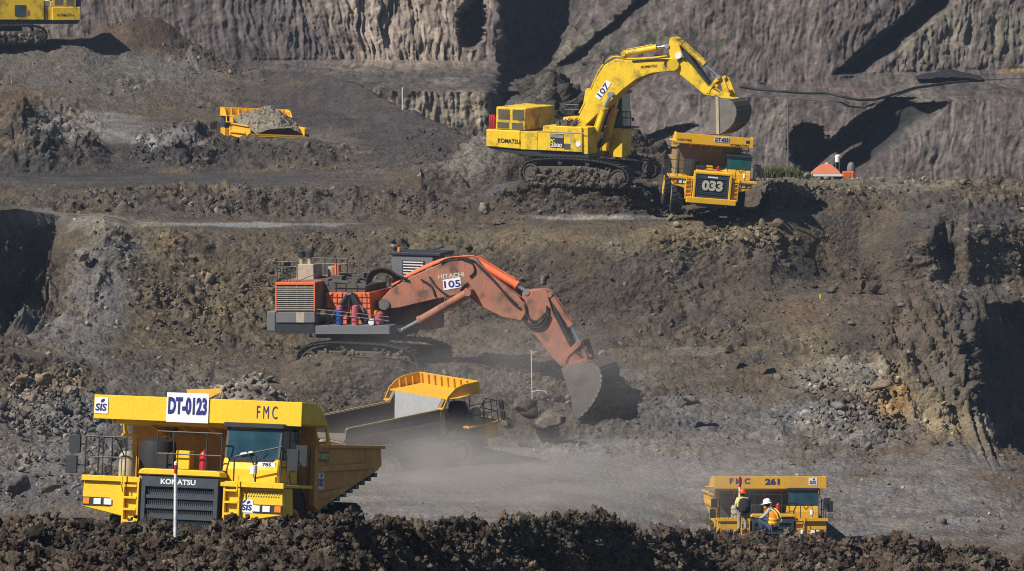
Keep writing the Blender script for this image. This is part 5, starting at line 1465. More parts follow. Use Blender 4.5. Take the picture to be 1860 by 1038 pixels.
# boom, arm, rams, bucket
bw = .85
boom = H.plate([(690, 557), (691, 545), (708, 526.5), (746, 503.5), (799, 479.5), (838, 470), (861, 468), (870, 476), (888, 498), (940, 538.5), (953, 552), (955, 570), (946, 584), (912, 577), (872, 557), (852, 538), (842, 534), (812, 540), (776, 547.5), (724, 560), (700, 562)], -bw, bw, Oo, 'boom', None, .05, ref=-bw)
H.plate([(804, 509), (836, 503.5), (838, 522), (806, 528)], -bw - .03, -bw - .004, M['plate'], 'number_plate', boom, 0)
H.text('105', (821.5, 516, 30, 13, 7), -bw - .045, M['navy'], boom, .02)
H.text('HITACHI', (819.5, 501, 48, 8.5, 8), -bw - .02, M['cream'], boom, .03)
for q, t in enumerate((-.7, -.5, -.3, .2, .45, .65)):
    pth = [(712, 519 - q * .4), (746, 500 - q * .8), (799, 476 - q * .7), (838, 466.5), (862, 465)]
    line_part(H, 'pipe', pth, t, .06, M['orange2'], boom)
for q, pth in enumerate([[(840, 470), (857, 478), (862, 493), (853, 503)], [(838, 469), (860, 474), (872, 486), (892, 506), (915, 530), (938, 552)], [(780, 503), (792, 520), (806, 532), (815, 538)], [(765, 508), (783, 520), (791, 540)], [(870, 482), (900, 512), (928, 548), (945, 560)],
                         [(799, 477), (815, 470), (838, 468), (852, 470)], [(836, 528), (842, 520), (850, 514)]]):
    for t in (-bw - .08, -bw + .3, bw - .2): line_part(H, 'hose', pth, t, .06, M['black'], boom)
for q, pth in enumerate([[(940, 545), (950, 578), (965, 590), (980, 588), (992, 572), (994, 556)], [(944, 560), (956, 587), (972, 596), (988, 590), (997, 572)], [(946, 540), (958, 575), (975, 584), (990, 570)]]):
    line_part(H, 'hose', pth, -.75, .075, M['black'], boom)

mb = MB(); mb.tube(H.p3(697, 553, -bw - .25), H.p3(697, 553, bw + .25), .36, 18); mb.build('pivot_pin', M['steel'], boom, smooth=True)
cylinder(H, 'boom_cylinder', (852, 531), (762, 583), (727, 602), (-1.25, 1.25), .27, Oo)
cylinder(H, 'arm_cylinder', (862, 473), (940, 519), (958, 531), (-.4, .4), .25, O2)
arm = H.plate([(948, 532), (958, 527.5), (984, 526.5), (993, 531), (997, 545), (1003, 566), (1020, 600), (1038, 636), (1060, 655), (1058, 664), (1020, 667), (1004, 652), (976, 615), (956, 590), (949, 570)], -.6, .6, Oo, 'arm', None, .04, ref=-.6)
H.plate([(988, 531), (997, 534), (1026, 597), (1043, 637), (1036, 640), (1016, 600), (999, 565)], -.42, .42, Dk, 'arm_back', arm, .02)
cylinder(H, 'bucket_cylinder', (1000, 535), (1037, 592), (1052, 620), (-.45, .4), .2, Oo)
for t in (-.7, .56):
    H.plate([(1018, 660), (1024, 645), (1046, 622), (1054, 620), (1056, 626), (1050, 632), (1032, 648), (1026, 664)], t, t + .15, Oo, 'linkage', None, .02, ref=-.7)
    H.plate([(1048, 622), (1056, 620), (1066, 654), (1060, 660)], t + .17, t + .3, Oo, 'linkage', None, .02, ref=-.7)
bk = bucket(H, [(1019, 670), (1034, 664), (1056, 660), (1076, 660), (1088, 668), (1093, 683), (1092, 700), (1086, 717), (1077, 733), (1065, 748), (1050, 762), (1043, 757), (1036, 722)], -1.8, 1.8, (11, 12), M['steel'])
mb = MB()
cc_ = Vector(H.L(1050, 705, -1.8))
for (x, y) in [(1093, 683), (1092.5, 692), (1091, 701), (1088, 710), (1084, 719), (1079, 728), (1073, 737), (1066, 746), (1058, 754)]:
    p_ = Vector(H.L(x, y, -1.8)); d_ = (p_ - cc_).normalized(); n_ = Vector((-d_.y, d_.x)) * .09
    mb.prism([tuple(p_ - n_ - d_ * .03), tuple(p_ + n_ - d_ * .03), tuple(p_ + d_ * .06)], -1.86, -1.805)
mb.build('wear_block', M['liner'], bk)
mb = MB()
for k in range(6):
    t = -1.7 + k * .62; s_, z_ = H.L(1048, 760, -1.8)
    mb.prism([(s_ - .05, z_ + .12), (s_ + .25, z_ + .2), (s_ + .2, z_ + .0), (s_ - .2, z_ - .28)], t, t + .24)
mb.build('bucket_tooth', M['steel'], bk)
H.plate([(1022, 664), (1062, 652), (1078, 662), (1060, 672), (1034, 672)], -.8, .8, Oo, 'bucket_ear', bk, .02)
# tracks
trk = crawler(H, [(540, 662), (538.5, 650), (543, 638.5), (558, 629.5), (578, 625.5), (600, 623.5), (643, 624.5), (700, 628.5), (734, 636), (749, 646), (757, 660), (756, 672), (742, 682), (600, 684), (552, 676)], -3.3, -2.25,
        [(731, 662, 15), (560, 655, 15)], [(590 + k * 24, 671, 6) for k in range(6)] + [(620, 631, 4), (680, 634, 4)], [(575, 638), (700, 640), (716, 650), (716, 668), (575, 664)], pitch=.36)
mud(H, trk, ((560, 638), (735, 668)), -3.2, 300, (.05, .24), 7, (.11, .092, .07))
crawler(H, [(640, 640), (640, 628), (650, 618), (670, 613), (770, 619), (800, 629), (811, 640), (808, 654), (795, 662), (660, 656)], 2.25, 3.3, [(795, 642, 14)], [], [(660, 622), (780, 630), (780, 650), (660, 648)], pitch=.36)
mb = MB(); s_, z_ = H.L(655, 620, 0); mb.lathe([(.3, -.6), (1.9, -.6), (1.9, .55), (.3, .55)], (s_, 0, z_), 'z', 36); mb.box(s_ - 2.6, s_ + 2.6, -2.2, 2.2, z_ - 1.2, z_ - .4); mb.build('undercarriage', M['tframe'], H.e, .05)

# ================================================================== yellow digger at the top left
Zr = Rig('excavator', 30, 76, 370, R(-14), 'yellow excavator standing on the ridge at the upper left', 'excavator', 'tracked mining excavators')
tn = -2.7
cw = Zr.plate([(95, 13), (146, 13), (146, 37), (95, 37.5)], tn, 2.7, Yx, 'counterweight', None, .05)
Zr.text('KOMATSU', (119, 27.5, 30, 5, 0), tn - .03, M['blackt'], cw, .015)
Zr.plate([(81, 12), (94.6, 12.5), (94.6, 37), (81, 37)], tn + .25, 2.6, Yx, 'side_tank', None, .03)
Zr.plate([(81.5, 2), (94, 3), (93.5, 11.5), (81.5, 11.5)], tn + .3, 1.0, M['plate'], 'tool_box', None, .02)
hd = Zr.plate([(96, -28), (138, -27), (138, 12.6), (96, 12.6)], tn + .15, 2.4, Yx, 'engine_hood', None, .03)
mb = MB()
for (a, b) in ((99, 114), (120, 134)):
    for k in range(9): y = -22 + k * 3.7; mb.prism(Zr.poly([(a, y), (b, y), (b, y + 1.4), (a, y + 1.4)], tn + .15), tn + .12, tn + .147)
mb.build('louvre', M['grillb'], hd)
Zr.plate([(139, -10), (147, -10), (147, 12.5), (139, 12.5)], tn + .4, 2.0, M['navy'], 'air_cleaner', None, .04)
cb = Zr.plate([(-34, -22), (80, -20), (80, 36.5), (-34, 36.5)], tn + .1, -.8, Yx, 'pump_house', None, .04)
Zr.plate([(27, 9.5), (46.5, 9.5), (46.5, 29), (27, 29)], tn + .06, tn + .097, M['glass'], 'sign_plate', cb, 0)
Zr.plate([(49, 19), (53, 19), (53, 27), (49, 27)], tn + .07, tn + .097, M['pink'], 'lamp_panel', cb, 0)
Zr.plate([(-34, 37), (146, 37.8), (140, 44), (-30, 44)], tn + .3, 2.5, Dk, 'revolving_frame', None, .03)
Zr.plate([(-60, -60), (-34, -62), (-32, 36), (-60, 36)], .9, 2.6, M['glass'], 'cab', None, .04)
boom = Zr.plate([(16, 0), (2, 4), (-60, -110), (-130, -165), (-210, -170), (-214, -184), (-128, -190), (-48, -130)], -.7, .7, Yx, 'boom', None, .04)
Zr.plate([(-196, -196), (-212, -200), (-262, -60), (-250, -54), (-206, -140)], -.45, .45, Yx, 'arm', None, .03)
bucket(Zr, [(-262, -60), (-244, -56), (-228, -40), (-226, -10), (-244, 14), (-268, 18), (-262, -20)], -1.4, 1.4, (5, 6), M['steel'])
trk = crawler(Zr, [(-100, 66), (-96, 54), (-84, 48), (60, 46.5), (78, 51), (85, 58), (86, 70), (78, 78), (-90, 78)], -3.1, -2.0, [(74, 64, 9)], [(-60 + 20 * k, 72, 4) for k in range(6)], [(-70, 55), (10, 57), (62, 58), (66, 72), (-70, 72)])
mud(Zr, trk, ((-60, 60), (80, 78)), -3.05, 70, (.1, .35), 8, (.11, .095, .075))
crawler(Zr, [(-110, 60), (-104, 48), (-92, 44), (40, 43), (60, 50), (62, 64), (50, 72), (-100, 72)], 2.0, 3.1, [], [], [(-80, 50), (40, 50), (40, 66), (-80, 66)])
mb = MB(); s_, z_ = Zr.L(-10, 46, 0); mb.lathe([(.3, -.6), (1.7, -.6), (1.7, .4), (.3, .4)], (s_, 0, z_), 'z', 30); mb.box(s_ - 2.2, s_ + 2.2, -1.9, 1.9, z_ - 1.2, z_ - .4); mb.build('undercarriage', M['tframe'], Zr.e, .05)
# ------------------------------------------------------------------ rock heap behind the yellow digger
Hl = []
hp = [(760, 322), (820, 305), (850, 285), (880, 255), (905, 232), (930, 212), (950, 176), (966, 150), (985, 138), (1002, 131), (1018, 137), (1035, 155), (1050, 168), (1062, 186), (1085, 206), (1120, 240), (1150, 250), (1190, 272), (1215, 292), (1245, 322)]
def hline(f, D): return [(x, D, 356 if f < 0 else 326 + (y - 326) * f, None) for x, y in hp]
for f, D in ((-.05, 297), (.25, 300.5), (.62, 304), (.9, 306.5), (1.0, 308.5), (.9, 311), (.3, 317), (-.1, 320)): Hl.append(hline(f, D))
hpx = np.arange(765, 1240, 1.8)
Ph, Th = sheet(Hl, hpx, [26, 40, 30, 12, 10, 8, 6], 7)
hf = Ph.reshape(-1, 3); hs = Ph.shape[:2]
Nh = grid_normals(Ph)
wb = fbm(hf / 1.2, 3, 5) * .4
qa, _, ka = worley2(hf[:, 0] / 1.3 + wb, (hf[:, 1] + 1.3 * hf[:, 2]) / 1.3, 6); qb, _, kb = worley2(hf[:, 0] / .5 - wb, (hf[:, 1] + 1.3 * hf[:, 2]) / .5, 7)
dh = (.55 * fbm(hf / 3.0, 3, 15) + 1.15 * np.clip(.75 - qa, 0, 1) * (.2 + ka) + .32 * np.clip(.7 - qb, 0, 1) * (.2 + kb) + .45 * billow(hf / 1.8, 3, 16)).reshape(hs)
dh *= np.clip(np.minimum(Th, 7 - Th) * 2, 0, 1)[:, None]
hx, hy = screen(Ph)
hcol = blobs(hx, hy, [(0.058, .049, .041), (860, 290, 75, 60, 30, (0.125, .112, .098), .9), (1000, 170, 60, 50, 0, (0.05, .044, .038), .7), (985, 160, 16, 40, 20, (.12, .11, .095), .5), (1190, 290, 60, 40, 0, (0.075, .06, .045), .7), (930, 200, 30, 22, 0, (0.085, .085, .09), .8)], Ph, 31)
hcol = hcol * np.clip(1 + (ka.reshape(hs) - .5) * .6 + .3 * fbm(hf / .9, 3, 18).reshape(hs), .4, 1.8)[..., None]
dhp = mesh_np('dirt_heap', (Ph + Nh * dh[..., None]).reshape(-1, 3), grid_faces(*hs), MG, np.clip(hcol, .01, .5).reshape(-1, 3))
tag(dhp, 'tall dark heap of broken rock rising behind the yellow excavator 107', 'dirt heap')
# pile of coal on the far bench
for (px, py, D, w, h, lb) in ((1722, 139, 416, 3.4, .75, 'low black coal pile on the far bench by the rock wall'),):
    V = []; n = 40
    U_, V_ = np.meshgrid(np.linspace(-1, 1, n), np.linspace(-1, 1, n)); rr = np.hypot(U_, V_)
    p0 = at(px, py, D); zz = h * np.clip(1 - rr, -.3, 1)
    ff = np.stack([U_ * w + p0.x, V_ * 2 + D, zz + p0.z], -1); ff[..., 2] += .12 * fbm(ff.reshape(-1, 3) / .6, 3, 9).reshape(n, n)
    o = mesh_np('coal_pile', ff.reshape(-1, 3), grid_faces(n, n), MR, np.tile(np.array([[.02, .02, .024]]), (n * n, 1))); tag(o, lb, 'coal pile')

# ------------------------------------------------------------------ boulders one can point at
def boulder(px, py, D, w, h, color, label, sd):
    rg = np.random.default_rng(sd)
    v, f = rock_shapes(1, 4, sd)[0]
    v = v / np.abs(v).max(0) * np.array([w / 2, w / 2 * .8, h / 2])
    v = v * (1 + .10 * fbm(v / (w * .3) + sd, 4, sd))[:, None]
    p = at(px, py, D)
    col = np.array(color) * (1 + .25 * fbm(v / .3 + sd, 4, sd + 1))[:, None]
    o = mesh_np('boulder', v, f, MR, np.clip(col, .01, .6)); o.location = (p.x, p.y, p.z)
    o.rotation_euler = (rg.uniform(-.3, .3), rg.uniform(-.3, .3), rg.uniform(0, 3)); tag(o, label, 'boulder'); return o
for a in [(150, 461, 275.5, 1.3, 1.1, GREY, 'pale round boulder on the grey slope right of the shadowed pit hole', 101),
          (222, 425, 281, .9, .7, BROWN, 'brown boulder on the slope edge above the pale round boulder', 102),
          (1558, 522, 275, 1.6, .9, DBROWN, 'wide dark boulder resting on the right ledge', 103), (1590, 519, 275, 1.1, 1.2, DBROWN, 'upright dark boulder beside the wide one on the right ledge', 104),
          (1512, 527, 273.2, .9, .8, (0.08, .07, .06), 'small dark boulder on the right ledge near the yellow stake', 105),
          (1325, 634, 263, .9, .75, (0.11, .09, .06), 'brown boulder at the end of the pale scraped strip', 106),
          (1378, 648, 262, 1.1, 1.0, DGREY, 'dark grey boulder on the bank edge right of the brown one', 107),
          (1255, 728, 255, 1.2, .8, GREY, 'grey boulder low on the bank above the dusty floor', 108), (1238, 733, 255, .9, .7, DGREY, 'darker boulder touching the grey one above the dusty floor', 109),
          (880, 378, 288.5, 1.1, 1.0, GREY, 'light grey boulder on the rough slope left of the yellow tracks', 110), (770, 318, 305, 1.7, .6, (0.17, .15, .12), 'flat pale slab lying on the road below the heap', 111),
          (82, 690, 240, 1.3, .9, TAN, 'tan boulder among the rubble at far left', 112), (40, 688, 240, .9, .8, (0.17, .12, .08), 'reddish boulder left of the tan one in the rubble', 113), (132, 708, 239, 1.0, .75, GREY, 'squarish grey boulder in the left rubble', 114),
          (955, 742, 253, 2.2, 1.3, (0.12, .10, .078), 'large layered block of clay beneath the white-flagged stake', 115), (1000, 760, 251.5, 2.0, 1.2, (0.13, .115, .095), 'large grey block right of the layered clay block', 116), (920, 770, 250.5, 1.4, .8, (0.12, .10, .08), 'brown block at the foot of the layered clay block', 117),
          (30, 880, 222, 1.6, 1.3, DGREY, 'dark bluish boulder low at the far left', 118), (85, 878, 222, 1.7, 1.2, GREY, 'rounded grey boulder beside the bluish one at far left', 119),
          (1560, 790, 247, 1.0, .5, GREY, 'flat grey stone alone on the smooth floor below the ochre bank', 120), (1385, 150, 404.5, .9, .4, DGREY, 'small dark stone on the far bench edge', 121)]:
    boulder(*a)

# ------------------------------------------------------------------ poles and stakes
def pole(name, px, top, bottom, D, r, bands, label, cat, sink=.4, tilt=0, extra=None):
    p0, p1 = at(px, bottom, D), at(px + tilt, top, D)
    e = empty(name, p0); tag(e, label, cat)
    h = p1.z - p0.z; dx = p1.x - p0.x
    prev = -sink
    for nm, mt, a, b in bands:
        lo = prev if a is None else a * h
        mb = MB(); mb.tube((dx * max(lo, 0) / h, 0, lo), (dx * b, 0, b * h), r, 12)
        if b == 1: mb.tube((dx, 0, h), (dx, 0, h + r * .5), r, 12, r * .4)
        mb.build(nm, mt, e, smooth=True); prev = b * h
    return e
pole('survey_pole', 318, 840, 960, 96.5, .042, [('shaft', M['white'], None, .83), ('red_band', M['red'], .83, .96), ('tip', M['white'], .96, 1)], 'white pole with a red top in front of the DT-0123 truck radiator', 'marker pole', tilt=1.5)
pole('survey_pole', 1343, 867, 968, 164.6, .05, [('shaft', M['white'], None, .82), ('red_band', M['red'], .82, 1)], 'red-topped white pole standing right behind the orange-helmeted worker', 'marker pole', tilt=1)
pole('survey_pole', 967, 637, 722, 256, .035, [('shaft', M['white'], None, 1)], 'thin white pole in the rubble left of the orange excavator bucket', 'marker pole', tilt=-2)
e = COL.objects['survey_pole.002'] if 'survey_pole.002' in bpy.data.objects else None
if e:
    mb = MB(); mb.path([(0, -.05, .35), (.2, -.1, .42), (.5, -.1, .45), (.8, -.05, .36), (.95, -.02, .22)], .035, 6); mb.build('ribbon', M['white'], e)
pole('survey_pole', 731, 160, 192, 347, .05, [('shaft', M['white'], None, 1)], 'short white pole on the dark slope left of the heap', 'marker pole')
pole('wooden_stake', 1490, 535, 553, 272.5, .04, [('shaft', M['lime'], None, 1)], 'small yellow stake at the edge of the right ledge', 'stake')
pole('wooden_stake', 22, 138, 168, 357, .05, [('shaft', M['tan'], None, .8), ('red_band', M['pink'], .8, 1)], 'thin stake with a red tip at the upper left', 'stake', tilt=-1.5)
pole('light_pole', 1432, 185, 320, 312, .055, [('shaft', M['steel'], None, .98), ('cap', M['grey'], .98, 1)], 'tall thin grey pole by the grass behind truck 033', 'pole', tilt=-1)
pole('short_post', 1457, 964, 986, 159.5, .06, [('shaft', M['dark'], None, .75), ('cap', M['plate'], .75, 1)], 'short dark post with a white cap among the near clods', 'post')
# black hose along the far bench
mb = MB(); mb.path([at(x, y, D) for x, y, D in [(1345, 158, 403), (1370, 162, 403), (1420, 166.5, 402), (1470, 170, 402), (1500, 169, 402), (1530, 176, 401), (1560, 182, 401), (1590, 181, 402), (1620, 173, 405), (1660, 160, 410), (1720, 151, 413), (1780, 147, 415), (1900, 143, 416)]], .13, 8)
tag(mb.build('pipe', M['black'], None, smooth=True), 'black drainage hose lying along the far bench', 'pipe')

# ------------------------------------------------------------------ hut, tank and boxes on the rim behind truck 033
D0 = 338
def HZ(py): return z_of(py, D0)
def HX(px): return at(px, 310, D0).x
e = empty('hut', (HX(1501), D0, HZ(345))); tag(e, 'small hut with an orange hipped roof on the far rim', 'hut')
z0 = HZ(345)
w = (HX(1520) - HX(1485)) / 2
mb = MB(); mb.box(-w, w, -.9, .9, -.5, HZ(317) - z0); mb.build('wall', M['grey'], e, .02)
W2 = (HX(1527.5) - HX(1474.5)) / 2; ze = HZ(317.5) - z0; zm = HZ(307) - z0; zr = HZ(299) - z0; zt = HZ(296) - z0
mb = MB()
def ring(hw, hd, z): return [(-hw, -hd, z), (hw, -hd, z), (hw, hd, z), (-hw, hd, z)]
rs_ = [ring(W2, 1.5, ze), ring(W2 * .98, 1.47, ze + .08), ring(W2 * .70, .9, zm), ring(W2 * .32, .12, zr), ring(W2 * .1, .05, zr + .05)]
vs = sum(rs_, []); fs = [(0, 1, 2, 3), (16, 17, 18, 19)]
for k in range(4):
    for i in range(4): fs.append((k * 4 + i, k * 4 + (i + 1) % 4, k * 4 + 4 + (i + 1) % 4, k * 4 + 4 + i))
mb.add(vs, fs); rf = mb.build('roof', mat_paint('faded_orange_sheet', (.55, .13, .05), (.25, .15, .1), .5, .7), e)
mb = MB(); mb.box(-W2, W2, -1.53, -1.502, ze - .04, ze + .13); mb.box(-.12, .12, -.1, .1, zr + .02, zt); mb.build('fascia', M['plate'], rf)
mb = MB(); mb.box(-w * .6, w * .6, -.95, -.902, HZ(326) - z0, HZ(319) - z0); mb.build('window', M['glass'], e)
e = empty('water_tank', (HX(1523), D0 + 1, HZ(330))); tag(e, 'white tank on a green stand behind the orange-roofed hut', 'tank')
zb = HZ(330)
mb = MB(); mb.lathe([(.15, HZ(296.5) - zb), (.2, HZ(296) - zb), (.21, HZ(285) - zb), (.12, HZ(283) - zb), (.03, HZ(282.8) - zb)], (0, 0, 0), 'z', 20); mb.build('tank', M['plate'], e, smooth=True)
mb = MB()
for sx in (-.15, .15):
    for sy in (-.15, .15): mb.tube((sx, sy, -.5), (sx, sy, HZ(296) - zb), .035, 6)
mb.box(-.2, .2, -.2, .2, HZ(297.2) - zb, HZ(296.6) - zb)
mb.build('stand', mat_plain('green_paint', (.03, .12, .05), .6), e)
mb = MB(); x0, x1 = HX(1530.5), HX(1551); mb.box(x0, x1, D0 - .6, D0 + .3, HZ(334), HZ(312))
for k in range(4): xx = x0 + (x1 - x0) * (k + .5) / 4; mb.box(xx - .03, xx + .03, D0 - .64, D0 - .602, HZ(334), HZ(312))
tag(mb.build('orange_crate', M['orange2'], None, .02), 'orange metal crate right of the orange-roofed hut', 'crate')
mb = MB(); c = at(1546, 308, D0 + .8); mb.lathe([(.33, -1.4), (.36, 0), (.3, .35), (.18, .55), (.03, .62)], (c.x, c.y, c.z), 'z', 20); tag(mb.build('silo', M['steel'], None, smooth=True), 'grey domed drum standing behind the orange crate', 'drum')

# ------------------------------------------------------------------ grass tuft on the rim
gm, gt, gb = nodes_of('grass'); n_ = noise_node(gt, 1.5, 4, .6); gt.links.new(ramp(gt, n_.outputs['Fac'], [(.3, (.05, .075, .016)), (.7, (.14, .13, .05))]), gb.inputs['Base Color']); gb.inputs['Roughness'].default_value = .8
vs, fs = [], []
for k in range(2200):
    px = RNG.normal(1418, 24); y = 320 - 1.5 * RNG.random(); D = RNG.uniform(302, 306)
    if not 1372 < px < 1475: continue
    p = at(px, y, D); hgt = RNG.uniform(.25, .85) * (1.0 if px < 1450 else .5); a = RNG.uniform(0, 6.28); ln = RNG.uniform(-.25, .25); w_ = .03
    i = len(vs); dx, dy = w_ * math.cos(a), w_ * math.sin(a)
    vs += [(p.x - dx, p.y - dy, p.z - .15), (p.x + dx, p.y + dy, p.z - .15), (p.x + ln * .5 + dx * .6, p.y + dy, p.z + hgt * .6), (p.x + ln * .5 - dx * .6, p.y - dy, p.z + hgt * .6), (p.x + ln * 1.3, p.y, p.z + hgt)]
    fs += [(i, i + 1, i + 2, i + 3), (i + 3, i + 2, i + 4)]
me = bpy.data.meshes.new('grass'); me.from_pydata(vs, [], fs); me.materials.append(gm); o = bpy.data.objects.new('grass', me); COL.objects.link(o)
tag(o, 'green grass on the rim behind truck 033', 'grass', kind='stuff')

# ------------------------------------------------------------------ the two workers
SKIN = mat_plain('skin', (.20, .105, .065), .6)
def skinned(name, nodes, edges, mat, parent, sub=2, root=0):
    """continuous limb surface grown round a skeleton: nodes = [(x,y,z,r[,ry])]"""
    me = bpy.data.meshes.new(name); me.from_pydata([n[:3] for n in nodes], edges, [])
    me.materials.append(mat); o = bpy.data.objects.new(name, me); COL.objects.link(o); o.parent = parent
    sk = o.modifiers.new('skin', 'SKIN'); sk.use_smooth_shade = True
    if not me.skin_vertices: me.skin_vertices.new()
    for i, n in enumerate(nodes):
        d = me.skin_vertices[0].data[i]; d.radius = (n[3], n[4] if len(n) > 4 else n[3]); d.use_root = (i == root)
    sb = o.modifiers.new('sub', 'SUBSURF'); sb.levels = sub; sb.render_levels = sub
    return o
def hand(nodes, edges, wrist, d, side, palm_up):
    """palm and five curled fingers at the end of an arm; d: pointing direction"""
    d = Vector(d).normalized(); s = Vector(side).normalized(); u = Vector(palm_up).normalized()
    W_ = Vector(nodes[wrist][:3]); i = len(nodes)
    pc = W_ + d * .07; nodes.append((*pc, .034, .02)); edges.append((wrist, i))
    for k, ln in enumerate((.085, .095, .09, .07)):
        o = s * (-.03 + .02 * k); a = pc + d * .03 + o; b = a + d * ln * .5 + u * .012; c = b + d * ln * .35 + u * .035
        j = len(nodes); nodes += [(*a, .010), (*b, .009), (*c, .008)]; edges += [(i, j), (j, j + 1), (j + 1, j + 2)]
    a = W_ + d * .04 - s * .04 + u * .01; b = a + d * .035 - s * .02 + u * .02
    j = len(nodes); nodes += [(*a, .012), (*b, .010)]; edges += [(i, j), (j, j + 1)]

def helmet(parent, c, mat, name='helmet', tilt=(0, 0), fwd=(0, 1)):
    f = Vector((fwd[0], fwd[1], 0)).normalized()
    mb = MB()
    mb.lathe([(.165, -.01), (.168, .0), (.135, .02), (.133, .06), (.115, .115), (.07, .150), (.015, .162)], (0, 0, 0), 'z', 24)
    n = 14; pts = []
    r_ = Vector((f.y, -f.x, 0))
    for i in range(n + 1):
        a = math.pi * i / n; p = r_ * math.cos(a) * .15 + f * (.06 + math.sin(a) * .16); pts.append((p.x, p.y))
    mb.prism(pts, -.012, .006, 'z')
    for k in (-.03, 0, .03): mb.tube(tuple(r_ * k - f * .11 + Vector((0, 0, .10))), tuple(r_ * k + f * .1 + Vector((0, 0, .11))), .016, 8)
    o = mb.build(name, mat, parent, smooth=True); o.location = c; o.rotation_euler = (tilt[0], tilt[1], 0); return o

khaki = mat_paint('khaki_cloth', (.33, .29, .22), (.2, .17, .13), .3, .9, streak=False); whitec = mat_paint('white_cloth', (.62, .61, .58), (.4, .36, .3), .15, .9, streak=False)
jeans = mat_paint('denim', (.035, .055, .10), (.12, .11, .1), .25, .9, streak=False); vesty = mat_plain('yellow_vest', (.75, .55, .03), .7); vesto = mat_plain('orange_vest', (.85, .22, .01), .7)
stripe = mat_plain('reflective_stripe', (.80, .62, .05), .4); navyb = mat_plain('backpack_cloth', (.012, .012, .022), .85); greyc = mat_paint('grey_cloth', (.30, .33, .38), (.2, .2, .2), .15, .9, streak=False)
hel_o = mat_plain('orange_helmet', (.78, .09, .015), .3); hel_w = mat_plain('white_helmet', (.78, .78, .78), .3); boot = mat_plain('boot_leather', (.03, .022, .018), .7)

# standing, seen from behind, weight on the left leg
p0 = at(1348, 969, 163)
e = empty('person', p0, (0, 0, R(-14))); tag(e, 'standing worker seen from behind with orange helmet, yellow vest and dark backpack', 'worker')
N, E = [], []
def jn(lst): 
    i0 = len(N); N.extend(lst); return i0
jn([(0, 0, .93, .12, .09), (0, .01, 1.12, .12, .09), (0, .0, 1.33, .14, .09), (0, .01, 1.45, .065), (0, .03, 1.53, .055), (0, .045, 1.60, .085, .10), (0, .04, 1.67, .075, .09), (0, .15, 1.595, .018), (-.085, .03, 1.6, .016), (.085, .03, 1.6, .016)])
E += [(0, 1), (1, 2), (2, 3), (3, 4), (4, 5), (5, 6), (5, 7), (5, 8), (5, 9)]
def limb(pts, a):
    i = len(N); N.extend(pts); E.append((a, i)); E.extend([(i + k, i + k + 1) for k in range(len(pts) - 1)]); return len(N) - 1
lw_ = limb([(-.19, 0, 1.40, .055), (-.26, .02, 1.16, .045), (-.22, .14, .95, .03)], 2); hand(N, E, lw_, (.1, .4, -.9), (0, 1, .2), (1, 0, 0))
rw_ = limb([(.19, 0, 1.40, .055), (.25, .04, 1.17, .045), (.17, .27, 1.10, .03)], 2); hand(N, E, rw_, (-.3, 1, .1), (0, .2, 1), (-1, 0, 0))
limb([(-.10, 0, .86, .085), (-.12, .02, .48, .06), (-.13, -.02, .10, .04), (-.14, .11, .04, .035)], 0)
limb([(.10, 0, .86, .085), (.13, .05, .48, .06), (.12, .02, .10, .04), (.15, .14, .04, .035)], 0)
skinned('body', N, E, SKIN, e)
skinned('trousers', [(0, 0, .95, .155, .12), (-.10, 0, .84, .11), (-.125, .02, .48, .085), (-.13, -.015, .14, .075), (.10, 0, .84, .11), (.135, .05, .48, .085), (.125, .02, .14, .075)], [(0, 1), (1, 2), (2, 3), (0, 4), (4, 5), (5, 6)], khaki, e)
skinned('shirt', [(0, 0, .98, .16, .125), (0, .01, 1.15, .165, .125), (0, 0, 1.34, .175, .125), (0, .01, 1.46, .08), (-.19, 0, 1.39, .08), (-.265, .02, 1.16, .065), (-.235, .11, .99, .052), (.19, 0, 1.39, .08), (.255, .04, 1.17, .065), (.185, .24, 1.11, .052)],
        [(0, 1), (1, 2), (2, 3), (2, 4), (4, 5), (5, 6), (2, 7), (7, 8), (8, 9)], whitec, e, root=0)
mb = MB(); mb.lathe([(.12, 1.44), (.19, 1.42), (.215, 1.34), (.195, 1.15), (.19, 1.06)], (0, 0, 0), 'z', 24); o = mb.build('vest', vesty, e, smooth=True); o.scale = (1.1, .86, 1.02)
mb = MB(); mb.lathe([(.05, -.27), (.15, -.24), (.185, -.1), (.175, .1), (.13, .23), (.04, .27)], (.02, 0, 0), 'z', 18); bp = mb.build('backpack', navyb, e, smooth=True); bp.location = (.10, -.22, 1.16); bp.scale = (1.4, .75, 1.15)
mb = MB()
for sx in (-.12, .16): mb.path([(sx, .06, .1), (sx, .2, .26), (sx, .34, .22), (sx * 1.05, .36, .05)], .022, 6)
mb.build('strap', navyb, bp); mb = MB(); mb.lathe([(.03, -.08), (.09, -.07), (.1, 0), (.09, .07), (.03, .08)], (.03, -.16, -.1), 'z', 12); mb.build('pocket', navyb, bp, smooth=True)
helmet(e, (0, .035, 1.645), hel_o, fwd=(0, 1))
mb = MB(); mb.lathe([(.07, -.06), (.088, -.02), (.09, .03), (.08, .08)], (0, 0, 0), 'z', 16); o = mb.build('hair', M['black'], e, smooth=True); o.location = (0, .015, 1.585)
for (x, y) in ((-.135, .03), (.13, .06)):
    mb = MB(); mb.prism([(-.045, -.09), (.045, -.09), (.05, .10), (.035, .18), (-.035, .18), (-.05, .10)], -.02, .04, 'z'); mb.prism([(-.04, -.09), (.04, -.09), (.045, .02), (-.045, .02)], .04, .2, 'z'); o = mb.build('boot', boot, e, .02, True); o.location = (x, y, .02)

# squatting, facing left, reading on his knees
p0 = at(1400, 968, 162)
e = empty('person', p0, (0, 0, R(-32))); e.scale = (1.2, 1.2, 1.22); tag(e, 'crouching worker in a white helmet, orange safety vest and blue jeans', 'worker')
N, E = [], []
